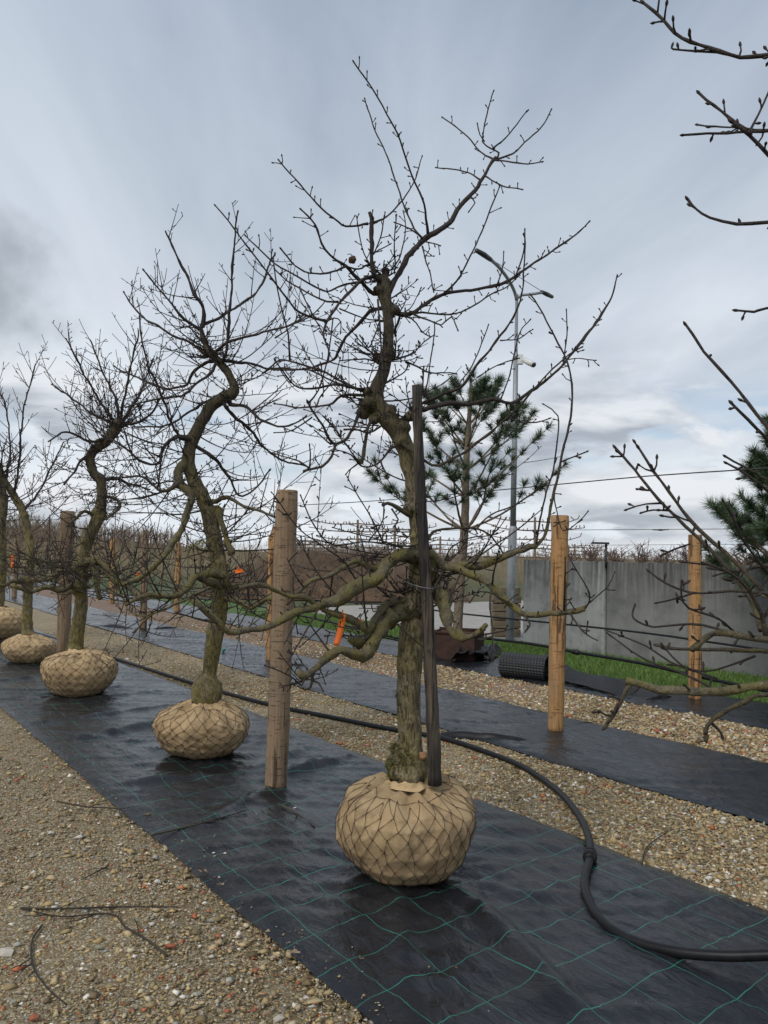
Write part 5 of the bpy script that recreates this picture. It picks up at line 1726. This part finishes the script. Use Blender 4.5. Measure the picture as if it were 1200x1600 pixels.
# ------------------------------------------------------------------ concrete wall
WT, WH = 10.68, 1.565
wall = empty('concrete_wall', W(9.9, WT))
tag(wall, 'stained grey concrete panel wall behind the grass', 'wall')
edges = [(9.90, 'concrete'), (8.04, 'concrete_dark'), (4.05, 'concrete'), (1.95, 'concrete_dark'), (-.05, None)]
ad = Vector((.6, -.8, 0)); nd_ = Vector((.8, .6, 0))
for (s0, mt), (s1, _) in zip(edges, edges[1:]):
    bm = bmesh.new()
    L_ = s0 - s1 - .022
    bmesh.ops.create_cube(bm, size=1.0)
    for v in bm.verts:
        v.co = Vector((v.co.x * L_, v.co.y * .14, (v.co.z + .5) * WH))
    bmesh.ops.bevel(bm, geom=bm.edges[:], offset=.012, segments=2, affect='EDGES')
    me = bpy.data.meshes.new('panel'); bm.to_mesh(me); bm.free()
    o = link('panel', me, M[mt], wall)
    cpos = W((s0 + s1) / 2, WT + .07)
    o.location = cpos - wall.location + Vector((0, 0, -.02 + rng.uniform(-.006, .006)))
    o.rotation_euler = (0, 0, math.atan2(-.8, .6))
# unseen backing slab, added so that the joints are dark, not open
mb = MB(); mb.box(W(4.95, WT + .17, .7), ad * 4.9, nd_ * .03, Vector((0, 0, .7))); mb.build('joint_backing', M['concrete_dark'], wall, smooth=False)

# bracket lamp on the wall's joint
p = W(8.03, WT - .01, WH)
root = empty('wall_lamp', p)
tag(root, 'small black angled lamp standing on the wall joint', 'lamp')
mb = MB(); mb.tube([p + Vector((0, 0, -.12)), p + Vector((0, 0, .0)), p + Vector((0, 0, .27))], [.022, .022, .022], 10); mb.build('pole', M['dark_steel'], root)
mb = MB(); mb.box(p + Vector((-.10, -.02, .285)), Vector((.14, 0, 0)), Vector((0, .035, 0)), Vector((0, 0, .016))); mb.build('lamp_head', M['dark_steel'], root, smooth=False)

# stack of sleepers at the wall's end
sl = empty('sleeper_stack', W(10.5, 11.2))
tag(sl, 'low stack of brown timber sleepers at the concrete wall end', 'timber stack')
base = G(790, 998)
for k in range(6):
    for (dx, ww, dy) in ((-.10, .30, 0), (.20, .18, .04)):
        mb = MB()
        z = .085 + k * .165
        c = Vector((base.x + .05 + dx + rng.uniform(-.012, .012), base.y + .45 + dy, z))
        bmx = Vector((ww * .5, 0, 0))
        mb.box(c, bmx, Vector((0, .22, 0)), Vector((0, 0, .074)))
        o = mb.build('sleeper', M['sleeper'], sl, smooth=False)
        bv = o.modifiers.new('b', 'BEVEL'); bv.width = .012; bv.segments = 2

# ------------------------------------------------------------------ street lamp
LD = 14.81
lb = G(797, 1000)
lamp = empty('street_lamp', Vector((lb.x, lb.y, 0)))
tag(lamp, 'tall grey steel street lamp with two thin arms beside the wall end', 'street lamp')
mb = MB()
mb.tube([Vector((lb.x, lb.y, -.05)), P(799, 900, LD), P(801, 832, LD), P(801.3, 826, LD), P(801.5, 822, LD)], [.086, .083, .083, .068, .060], 20)
mb.tube([P(801.5, 822, LD), P(804, 690, LD), P(806, 560, LD)], [.058, .053, .048], 20)
mb.build('pole', M['steel'], lamp)
mb = MB(); mb.tube([P(806, 562, LD), P(806, 556, LD), P(806, 552, LD), P(806.2, 545, LD), P(807.5, 470, LD), P(807.6, 460, LD)], [.056, .056, .040, .033, .030, .030], 14)
mb.build('mast_top', M['steel'], lamp)
mb = MB()
pth = smooth_path([(*P(x, y, LD - d_),) for x, y, d_ in [(807.5, 470, 0), (804, 456, .05), (795, 438, .3), (780, 418, .7), (765, 404, 1.0)]], .06)
mb.tube([Vector(q) for q in pth], [.032] * len(pth), 10); mb.build('arm', M['steel'], lamp)
mb = MB(); mb.tube([P(767, 406, LD - 1.0), P(756, 398, LD - 1.15), P(744, 391, LD - 1.3)], [.040, .050, .04], 10); mb.build('lamp_head', M['dark_steel'], lamp)
mb = MB(); mb.tube([P(807.5, 466, LD), P(816, 461, LD), P(835, 459, LD), P(848, 457, LD)], [.03, .028, .028, .026], 10); mb.build('arm', M['steel'], lamp)
mb = MB(); mb.tube([P(846, 456, LD), P(855, 460, LD + .2), P(863, 464, LD + .35)], [.035, .045, .035], 10); mb.build('lamp_head', M['dark_steel'], lamp)
mb = MB(); mb.tube([P(757, 398, LD - 1.1), P(800, 426, LD - .5), P(848, 456, LD)], [.006] * 3, 5); mb.build('stay_wire', M['dark_steel'], lamp)
mb = MB(); mb.box(P(813, 562, LD - .1), Vector((.05, 0, 0)), Vector((0, .05, 0)), Vector((0, 0, .09))); mb.build('junction_box', M['white_plastic'], lamp, smooth=False)
mb = MB()
for k in (0, 1):
    pass
mb.tube([P(815, 563, LD - .12), P(820, 562, LD - .2)], [.02, .02], 8)
mb.tube([P(819, 562, LD - .2), P(826, 566, LD - .32), P(834, 570, LD - .45)], [.055, .058, .055], 12); mb.build('security_camera', M['white_plastic'], lamp)
mb = MB(); mb.tube([P(834, 570, LD - .45), P(834.6, 570.3, LD - .46)], [.045, .045], 12); mb.build('lens', M['dark_steel'], lamp)
mb = MB(); mb.box(P(799.5, 930, LD - .082), Vector((.035, 0, 0)), Vector((0, .012, 0)), Vector((0, 0, .12))); mb.build('service_door', M['steel'], lamp, smooth=False)

# ------------------------------------------------------------------ pines
def tuft(v_, tri_, col_, p, d, n, L, r, wd=.0040):
    for _ in range(n):
        q = (d * r.uniform(.1, 1.2) + perp(d, r) * r.uniform(.3, 1.1)).normalized()
        b = p - d * r.uniform(0, .10)
        e = b + q * L * r.uniform(.7, 1.1)
        s_ = perp(q, r) * wd
        k = len(v_)
        v_.extend([b - s_, b + s_, e])
        tri_.append((k, k + 1, k + 2))
        cc = r.uniform(0, 1)
        c = (.034 + .060 * cc, .062 + .090 * cc, .030 + .036 * cc)
        col_.extend([c, c, c])

def pine(name, base, trunk_px, depth, label, whorls, seed, needle=.15, nn=90):
    r = random.Random(seed)
    root = empty(name, base)
    tag(root, label, 'pine tree', 'young pines')
    path = smooth_path([(*P(x, y, depth), w_ * depth / F_PX) for x, y, w_ in trunk_px], .08)
    pv = [Vector(q[:3]) for q in path]
    mb = MB(); mb.tube(pv, [q[3] for q in path], 12, rough=.10, nscale=16); mb.build('trunk', M['pine_bark'], root)

    def needles(bo, tips):
        v_, tri_, col_ = [], [], []
        for p, d in tips:
            tuft(v_, tri_, col_, p, d, nn, needle, r)
        me = np_mesh('needles', np.array([tuple(q - root.location) for q in v_]), np.array(tri_), np.array(col_))
        o = link('needles', me, M['needles'], bo)
        o['kind'] = 'stuff'
    for (z, n, L_, el, r0) in whorls:
        i = min(range(len(pv)), key=lambda q: abs(pv[q].z - z))
        a0 = r.uniform(0, 6.28)
        for k in range(n):
            a = a0 + 2 * math.pi * (k + r.uniform(-.25, .25)) / n
            e = el + r.uniform(-.15, .15)
            d = Vector((math.cos(a) * math.cos(e), math.sin(a) * math.cos(e), math.sin(e)))
            mb = MB()
            LL = L_ * r.uniform(.75, 1.15)
            m = 12
            p = pv[i].copy(); pts = [p.copy()]
            for q in range(m):
                d = (d + Vector((r.gauss(0, .05), r.gauss(0, .05), .045))).normalized()
                p = p + d * LL / m; pts.append(p.copy())
            mb.tube(pts, [r0 * (1 - .7 * q / m) for q in range(m + 1)], 6)
            tips = [(pts[-1], d), (pts[-2], d), (pts[-4], (d + Vector((0, 0, .5))).normalized())]
            for q in range(6, m, 2):
                for sgn in (-1, 1):
                    if r.random() < .74:
                        dd_ = (pts[q + 1] - pts[q]).normalized()
                        sd = (dd_ * .8 + dd_.cross(Vector((0, 0, 1))).normalized() * sgn * r.uniform(.5, .9) + Vector((0, 0, r.uniform(0, .5)))).normalized()
                        l2 = LL * r.uniform(.12, .30)
                        pts2 = [pts[q], pts[q] + sd * l2 * .5, pts[q] + sd * l2 + Vector((0, 0, .05 * l2))]
                        mb.tube(pts2, [r0 * .35, r0 * .28, r0 * .22], 5)
                        tips.append((pts2[-1], sd))
                        if r.random() < .75:
                            tips.append((pts2[1], sd))
            bo = mb.build('branch', M['pine_bark'], root)
            needles(bo, tips)
    # leader
    mb = MB(); mb.tube([pv[-1] - Vector((0, 0, .02)), pv[-1] + Vector((0, 0, .10))], [.012, .006], 6)
    bo = mb.build('leader', M['pine_bark'], root)
    needles(bo, [(pv[-1] + Vector((0, 0, .08)), Vector((0, 0, 1))), (pv[-1] + Vector((0, 0, -.1)), Vector((0, 0, 1)))])
    return root

PD = 11.75
pine('pine_tree', Vector((G(716, 1030).x, PD, 0)), [(714, 1010, 8), (716, 960, 7.5), (720, 900, 7), (726, 820, 6.5), (728, 760, 5.5), (730, 700, 4.5), (734, 640, 3.5), (736, 600, 2.5)], PD,
     'young pine with tufted needles standing in the rusty planter', [(2.02, 6, 1.75, .42, .022), (2.5, 5, 1.60, .40, .020), (2.9, 5, 1.45, .45, .018), (3.25, 5, 1.20, .50, .016), (3.6, 4, .85, .60, .014), (3.9, 3, .5, .8, .012)], 71)
pd2 = 9.4
b2 = Vector((5.15, pd2, 0))
tx = [px_of(Vector((5.15, pd2, z))) for z in (0, .8, 1.6, 2.4, 3.0, 3.5)]
pine('pine_tree', b2, [(x, y, w_) for (x, y), w_ in zip(tx, (9, 8.5, 8, 6, 4, 3))], pd2,
     'pine whose needle tufts show at the right frame edge', [(1.0, 5, 1.2, .30, .022), (1.45, 6, 1.25, .40, .022), (1.8, 6, 1.15, .45, .020), (2.15, 6, 1.05, .5, .018), (2.5, 5, .85, .55, .016), (2.9, 5, .65, .6, .014), (3.3, 4, .45, .7, .012)], 72, .17, 120)

# ------------------------------------------------------------------ rusty planter, plastic sheet, dimple roll
pc = (G(679, 1036) + G(752, 1031)) / 2
root = empty('steel_planter', Vector((pc.x, pc.y + .3, 0)))
tag(root, 'rust-brown steel planter box under the young pine', 'planter')
wx, wy, hz = .355, .33, .40
yaw = -.35
ux = Vector((math.cos(yaw), math.sin(yaw), 0)); uy = Vector((-math.sin(yaw), math.cos(yaw), 0)); uz = Vector((0, 0, 1))
cc = Vector((pc.x, pc.y + .3, 0))
for (c, a, b) in ((cc - uy * wy, ux * wx, uy * .006), (cc + uy * wy, ux * wx, uy * .006), (cc - ux * (wx - .006), ux * .006, uy * (wy - .008)), (cc + ux * (wx - .006), ux * .006, uy * (wy - .008))):
    mb = MB(); mb.box(c + uz * (hz * .5 + .02), a, b, uz * hz * .5); mb.build('side_panel', M['rust'], root, smooth=False)
for (c, a, b) in ((cc - uy * (wy + .012), ux * (wx + .02), uy * .018), (cc + uy * (wy + .012), ux * (wx + .02), uy * .018)):
    mb = MB(); mb.box(c + uz * (hz + .03), a, b, uz * .014); mb.build('rim', M['rust'], root, smooth=False)
mb = MB(); mb.box(cc + uz * (hz - .06), ux * (wx - .014), uy * (wy - .012), uz * .05); mb.build('soil', M['soil'], root, smooth=False)

def crumpled(name, corners, z, amp, seed, label, cat, nx=40, ny=24, mat='dimple'):
    """a loose crumpled sheet lying on the ground"""
    a, b, c, d = corners
    vs, fs = [], []
    for i in range(nx + 1):
        for j in range(ny + 1):
            u, v = i / nx, j / ny
            p = (a * (1 - u) + b * u) * (1 - v) + (d * (1 - u) + c * u) * v
            q = Vector((u * 3, v * 2, seed))
            h = amp * (.35 + .9 * abs(noise.noise(q * 1.3)) + .5 * (1 - abs(noise.noise(q * 2.3))) ** 3)
            vs.append(Vector((p.x + .03 * noise.noise(q * 3), p.y + .03 * noise.noise(q * 3 + Vector((5, 0, 0))), z + h * min(1, 6 * min(u, 1 - u) + .2))))
    for i in range(nx):
        for j in range(ny):
            k = i * (ny + 1) + j
            fs.append((k, k + ny + 1, k + ny + 2, k + 1))
    mb = MB(); mb.add(vs, fs)
    o = mb.build(name, M[mat], origin=Vector((a.x, a.y, 0)))
    md = o.modifiers.new('t', 'SOLIDIFY'); md.thickness = .003
    return tag(o, label, cat)
crumpled('plastic_sheet', [G(700, 1040), G(770, 1037), G(784, 1022), G(730, 1024)], .03, .16, 3.0, 'crumpled black plastic sheet beside the rusty planter', 'plastic sheet')
def fabric_fold(pa, pb, h, wd, label, seed):
    vs, fs = [], []
    nx, ny = 40, 10
    d = (pb - pa).normalized(); n_ = Vector((-d.y, d.x, 0))
    for i in range(nx + 1):
        u = i / nx
        hh = h * math.sin(math.pi * min(1, .08 + .92 * u)) ** .7 * (1 + .4 * noise.noise(Vector((u * 4, seed, 0))))
        for j in range(ny + 1):
            v = j / ny
            c = pa.lerp(pb, u) + n_ * wd * (v - .5 + .25 * noise.noise(Vector((u * 3, seed, 2))))
            z = .016 + hh * max(0, math.sin(math.pi * v)) ** 1.6 * (1 + .3 * (v - .5))
            vs.append(Vector((c.x - n_.x * .4 * z, c.y - n_.y * .4 * z, z)))
    for i in range(nx):
        for j in range(ny):
            k = i * (ny + 1) + j
            fs.append((k, k + ny + 1, k + ny + 2, k + 1))
    mb = MB(); mb.add(vs, fs)
    o = mb.build('fabric_offcut', M['pipe'], origin=Vector((pa.x, pa.y, 0)))
    return tag(o, label, 'plastic sheet', 'folded black fabric pieces')
fabric_fold(G(690, 1150), G(838, 1163), .055, .16, 'black fabric lap folded up on the second strip near the peeled post', 3)
fabric_fold(G(478, 1045), G(420, 1043), .05, .12, 'small dark fabric fold on the second strip right of the weathered post', 5)
fabric_fold(G(280, 984), G(236, 985), .05, .14, 'small dark fabric fold on the second strip by the zigzag trunk', 7)
fabric_fold(G(205, 985), G(150, 980), .06, .16, 'dark fabric fold on the second strip right of the third trunk', 9)
fabric_fold(G(885, 1140), G(925, 1132), .03, .05, 'small dark fabric wrinkle beside the peeled post foot', 11)
fabric_fold(G(1010, 1097), G(1050, 1092), .05, .10, 'dark fabric wrinkle on the farthest strip right of the membrane', 13)

roll = empty('dimple_membrane', G(822, 1062))
tag(roll, 'black dimpled membrane, one end rolled up, lying beside the grass', 'membrane roll')
ra = G(786, 1058); rb = G(856, 1066)
axis = (rb - ra).normalized(); LRl = (rb - ra).length
side = axis.cross(Vector((0, 0, 1))).normalized()
RC = .165
mb = MB()
nu, nv = 30, 150
vs, fs = [], []
rows_ = []
for j in range(nv + 1):
    a = -j / nv * 2 * math.pi * 2.6
    rr = RC * (1 - .34 * j / nv)
    for i in range(nu + 1):
        bump_ = .012 if (i % 2 and j % 2) else 0
        p = ra + axis * LRl * i / nu + side * math.cos(a) * (rr + bump_) + Vector((0, 0, RC + .012 + math.sin(a) * (rr + bump_)))
        vs.append(p)
for j in range(nv):
    for i in range(nu):
        k = j * (nu + 1) + i
        fs.append((k, k + 1, k + nu + 2, k + nu + 1))
mb.add(vs, fs); mb.build('rolled_end', M['dimple'], roll, smooth=False)
mb = MB(); vs, fs = [], []
pa, pb = G(850, 1046), G(1005, 1086)
pa2, pb2 = G(850, 1066), G(985, 1096)
nu, nv = 110, 26
for i in range(nu + 1):
    for j in range(nv + 1):
        u, v = i / nu, j / nv
        p = (pa.lerp(pb, u)).lerp(pa2.lerp(pb2, u), v)
        h = .03 + .16 * (1 - u) ** 0.9 * (.4 + .6 * (1 - v)) + .04 * math.sin(u * 9 + 1) * (1 - v) + .018 * noise.noise(Vector((u * 5, v * 3, 1)))
        h = max(.02, h) + (.012 if (i % 2 and j % 2) else 0)
        vs.append(Vector((p.x, p.y, h)))
for i in range(nu):
    for j in range(nv):
        k = i * (nv + 1) + j
        fs.append((k, k + nv + 1, k + nv + 2, k + 1))
mb.add(vs, fs); mb.build('unrolled_strip', M['dimple'], roll, smooth=False)

# ------------------------------------------------------------------ far trained trees, bushes
def espalier(px, top, depth, label, seed, tiers=5, half=1.5):
    r = random.Random(seed)
    b = P(px, 866, depth); b.z = 0
    root = empty('espalier_tree', b)
    tag(root, label, 'espalier tree', 'far espalier trees')
    tp_ = P(px, top, depth)
    mb = MB(); mb.tube([b, b.lerp(tp_, .5), tp_], [.05, .045, .035], 8, rough=.1); mb.build('trunk', M['far_twig'], root)
    for k in range(tiers):
        z = tp_.z - .12 - k * (tp_.z - 1.45) / tiers
        c = Vector((b.x, b.y, z))
        mb = MB()
        for sg in (-1, 1):
            pts = [c, c + Vector((sg * .25, 0, -.02)), c + Vector((sg * half * .6, r.uniform(-.1, .1), r.uniform(-.03, .03))), c + Vector((sg * half * r.uniform(.85, 1.05), 0, .10))]
            pts = [Vector(q) for q in smooth_path([tuple(q) for q in pts], .12)]
            mb.tube(pts, [.022 - .010 * i / len(pts) for i in range(len(pts))], 5)
            for q in pts[2:]:
                if r.random() < .7:
                    mb.tube([q, q + Vector((r.gauss(0, .03), 0, r.uniform(.05, .11)))], [.012, .016], 4)
        mb.build('tier', M['far_twig'], root)
for i, (px, top, dp, lb_) in enumerate([(559, 812, 24, 'bare espalier tree with level tiers left of the nearest trunk, beyond the soil bank'),
                                       (617, 820, 24, 'bare espalier tree just behind the nearest trunk'),
                                       (477, 840, 34, 'small far espalier tree right of the weathered post'),
                                       (492, 842, 36, 'small far espalier tree second right of the weathered post'),
                                       (836, 808, 23, 'bare espalier tree between the street lamp and the peeled post'),
                                       (688, 838, 27, 'far espalier tree between the dark stake and the pine trunk'),
                                       (898, 850, 30, 'far espalier tree rising over the wall right of the peeled post')]):
    espalier(px, top, dp, lb_, 900 + i)

def bare_bush(name, px, depth, h, wd, mat, label, seed, n=60, cat='tree', group=None, base_z=0.0, trunk_h=.5):
    r = random.Random(seed)
    b = P(px, 866, depth); b.z = base_z
    root = empty(name, b)
    tag(root, label, cat, group)
    mb = MB(); mb.tube([b, b + Vector((.03, 0, h * trunk_h * .6)), b + Vector((0, 0, h * trunk_h))], [.06, .05, .04], 7); mb.build('trunk', M['far_twig'], root)
    mb = MB()
    for _ in range(n):
        p = b + Vector((0, 0, h * r.uniform(trunk_h * .7, trunk_h)))
        a = r.uniform(0, 6.28)
        e = b + Vector((math.cos(a) * wd * r.uniform(.2, 1), math.sin(a) * wd * .5, h * r.uniform(.7, 1.0)))
        mid = p.lerp(e, .5) + Vector((r.gauss(0, .08), 0, r.gauss(-.03, .05)))
        mb.tube([p, mid, e], [.018, .013, .008], 4)
        for _ in range(4):
            f = mid.lerp(e, r.random())
            mb.tube([f, f + Vector((r.gauss(0, .14), r.gauss(0, .14), r.uniform(.05, .25)))], [.010, .006], 4)
    mb.build('crown', mat, root)
for i, px in enumerate([885, 925, 965, 1003, 1040, 1078, 1120, 1165]):
    where = ['farthest left', 'second from the left', 'third from the left, behind the lamp', 'fourth from the left', 'fifth from the left', 'behind the right peeled post', 'second from the right', 'at the right frame edge'][i]
    bare_bush('pollard_tree', px, 26 + (i % 3) * .8, 2.0 + .12 * (i % 2), .55, M['red_twig'], f'reddish bare pollarded tree above the wall, {where}', 700 + i, 26, 'tree', 'pollards behind the wall', 0, .8)

def leafy_bush(px, depth, h, wd, mat, label, seed, n=900):
    r = random.Random(seed)
    b = P(px, 866, depth); b.z = 0
    root = empty('bush', b); tag(root, label, 'bush')
    mb = MB(); mb.tube([b, b + Vector((0, 0, h * .5))], [.08, .05], 7); mb.build('stem', M['far_twig'], root)
    v, tri = [], []
    for _ in range(n):
        u = Vector((r.gauss(0, 1), r.gauss(0, 1), r.gauss(0, 1))).normalized() * r.uniform(.5, 1) ** .5
        k = 1 + .35 * noise.noise(u * 2.2 + Vector((seed, 0, 0)))
        p = Vector((u.x * wd * k, u.y * wd * k, h * .55 + u.z * h * .45 * k))
        a, c = perp(u, r) * .09 * h, perp(u, r) * .09 * h
        q = len(v); v.extend([p, p + a, p + c]); tri.append((q, q + 1, q + 2))
    me = np_mesh('foliage', np.array([tuple(x) for x in v]), np.array(tri))
    link('foliage', me, mat, root)
leafy_bush(524, 38, 1.55, .55, M['evergreen'], 'dark round evergreen bush beyond the soil bank', 1)
leafy_bush(478, 60, 1.6, .9, M['evergreen'], 'far dark evergreen bush right of the weathered post', 2)
leafy_bush(312, 75, 2.6, 1.5, M['olive'], 'yellow-green bush on the field left of the zigzag trunk', 3)
leafy_bush(570, 40, 1.65, .8, M['evergreen'], 'dark evergreen bush close left of the nearest trunk', 4)

# ------------------------------------------------------------------ twigs and litter on the ground
def ground_twig(pts_px, r0, label, seed, side=4, z=.012):
    rr = random.Random(seed)
    pts = [G(x, y, z + .006) for x, y in pts_px]
    path = [Vector(p) for p in smooth_path([tuple(p) for p in pts], .03)]
    mb = MB()
    n = len(path)
    mb.tube(path, [r0 * (1 - .6 * i / n) for i in range(n)], 6, rough=.15, nscale=50)
    for _ in range(side):
        i = rr.randint(n // 4, n - 2)
        d = (path[i + 1] - path[i]).normalized()
        a = rr.choice((-1, 1)) * rr.uniform(.5, 1.1)
        q = Vector((d.x * math.cos(a) - d.y * math.sin(a), d.x * math.sin(a) + d.y * math.cos(a), .06))
        l_ = rr.uniform(.05, .16)
        mb.tube([path[i], path[i] + q * l_ * .5, path[i] + q * l_ + perp(q, rr) * .01], [r0 * .5, r0 * .4, r0 * .3], 5)
    o = mb.build('fallen_twig', M['bark'], origin=path[0])
    return tag(o, label, 'twig', 'twigs lying on the ground')
ground_twig([(32, 1419), (90, 1420), (180, 1417), (278, 1417)], .0052, 'longest straight fallen twig lying level on the gravel', 1, 3)
ground_twig([(262, 1494), (225, 1465), (195, 1448), (180, 1430), (150, 1428), (95, 1432), (35, 1420)], .0055, 'forked fallen twig crossing under the long straight one', 2, 5)
ground_twig([(66, 1445), (50, 1470), (52, 1510), (75, 1545), (105, 1570)], .005, 'curved fallen twig near the bottom left corner', 3, 3)
ground_twig([(170, 1352), (140, 1368), (125, 1375)], .004, 'short fallen twig higher on the left gravel', 4, 2)
ground_twig([(90, 1252), (130, 1260), (185, 1264), (200, 1275)], .005, 'fallen twig lying across the edge of gravel and fabric', 5, 3, .03)
ground_twig([(235, 1305), (300, 1290), (365, 1272), (385, 1266)], .006, 'dark fallen twig on the fabric left of the weathered post', 6, 3, .035)
ground_twig([(440, 1258), (465, 1272), (492, 1292)], .007, 'dark curved twig on the fabric right of the weathered post', 7, 2, .035)
ground_twig([(684, 1555), (685, 1580), (682, 1600)], .004, 'small twig on the fabric at the bottom edge', 8, 2, .03)
ground_twig([(1003, 1350), (1010, 1325), (1030, 1308), (1052, 1296)], .005, 'pale fallen twig on the gravel right of the pipe coupling', 9, 2, .02)
ground_twig([(310, 1355), (330, 1370), (345, 1382)], .004, 'tiny twig with withered leaves on the fabric edge', 10, 3, .035)

def leaf(px, size, seed, label):
    rr = random.Random(seed)
    c = G(px[0], px[1], .032)
    mb = MB()
    n = 14
    vs = [c + Vector((0, 0, .006))]
    a0 = rr.uniform(0, 6.28)
    for i in range(n):
        a = a0 + 2 * math.pi * i / n
        q = size * (.65 + .5 * noise.noise(Vector((math.cos(a) * 2, math.sin(a) * 2, seed))))
        vs.append(c + Vector((math.cos(a) * q * 1.3, math.sin(a) * q * .8, .010 * rr.random())))
    mb.add(vs, [(0, 1 + i, 1 + (i + 1) % n) for i in range(n)])
    mb.tube([vs[1], vs[1] + (vs[1] - c) * .8 + Vector((0, 0, .004))], [.0014, .001], 4)
    return tag(mb.build('dead_leaf', M['dead_leaf'], origin=c), label, 'leaf', 'dead leaves on the fabric')
for i, (px, sz, lb_) in enumerate([((626, 1440), .022, 'crumpled dead leaf on the fabric in front of the nearest root ball'), ((458, 1489), .030, 'flat brown dead leaf at the fabric\'s gravel edge'),
                                  ((653, 1521), .014, 'small dead leaf near the bottom, right of the middle'), ((565, 1500), .010, 'tiny pale leaf left below the nearest root ball'),
                                  ((316, 1362), .022, 'withered leaf in the twig left on the fabric'), ((344, 1383), .020, 'second withered leaf right of the twig on the left fabric'),
                                  ((624, 1429), .010, 'tiny leaf just above the crumpled one'), ((360, 1424), .026, 'brown leaf lying on the fabric edge at the lower left')]):
    leaf(px, sz, 50 + i, lb_)

def loose_stone(px, size, col, seed, label, z=.015):
    c = G(px[0], px[1], z)
    bm = bmesh.new(); size *= .66; bmesh.ops.create_icosphere(bm, subdivisions=1, radius=size)
    rr = random.Random(seed)
    vs = [Vector((v.co.x * 1.3, v.co.y, v.co.z * .55)) * (1 + rr.gauss(0, .22)) + c for v in bm.verts]
    mb = MB(); mb.add(vs, [tuple(q.index for q in f.verts) for f in bm.faces]); bm.free()
    o = mb.build('loose_stone', M['stone'], origin=c, smooth=False)
    at = o.data.attributes.new('tint', 'FLOAT_COLOR', 'POINT')
    at.data.foreach_set('color', np.tile(np.array([*col, 1.0], np.float32), len(o.data.vertices)))
    return tag(o, label, 'stone', 'larger loose stones')
loose_stone((8, 1487), .040, (.50, .46, .40), 1, 'large pale stone at the left frame edge on the gravel')
loose_stone((971, 1349), .018, (.21, .12, .08), 2, 'small brown stone on the fabric right of the pipe coupling', .035)
loose_stone((266, 1478), .024, (.34, .10, .05), 3, 'red brick chip at the end of the forked twig')
loose_stone((80, 1301), .026, (.50, .47, .42), 4, 'flat whitish stone on the upper left gravel')
loose_stone((975, 1321), .024, (.36, .13, .07), 5, 'reddish stone on the gravel right of the coupling')
loose_stone((435, 1592), .028, (.46, .42, .36), 6, 'pale stone at the bottom edge beside the fabric')
loose_stone((155, 1480), .022, (.26, .25, .17), 7, 'greenish stone below the forked twig')
loose_stone((246, 1376), .020, (.56, .53, .48), 8, 'white stone on the gravel near the fabric edge')
loose_stone((1107, 1371), .022, (.60, .58, .54), 9, 'white stone on the gravel at the right')
loose_stone((52, 1590), .026, (.33, .11, .06), 10, 'red brick piece in the bottom left corner')

# a green valve clip on the second fabric strip
c = G(348, 1018, .05)
mb = MB(); mb.tube([c, c + Vector((.02, 0, .03)), c + Vector((.05, 0, .035))], [.02, .022, .012], 8)
o = mb.build('pipe_clip', M['green_plastic'], origin=c)
tag(o, 'small teal plastic clip on the second fabric strip behind the zigzag trunk', 'clip')
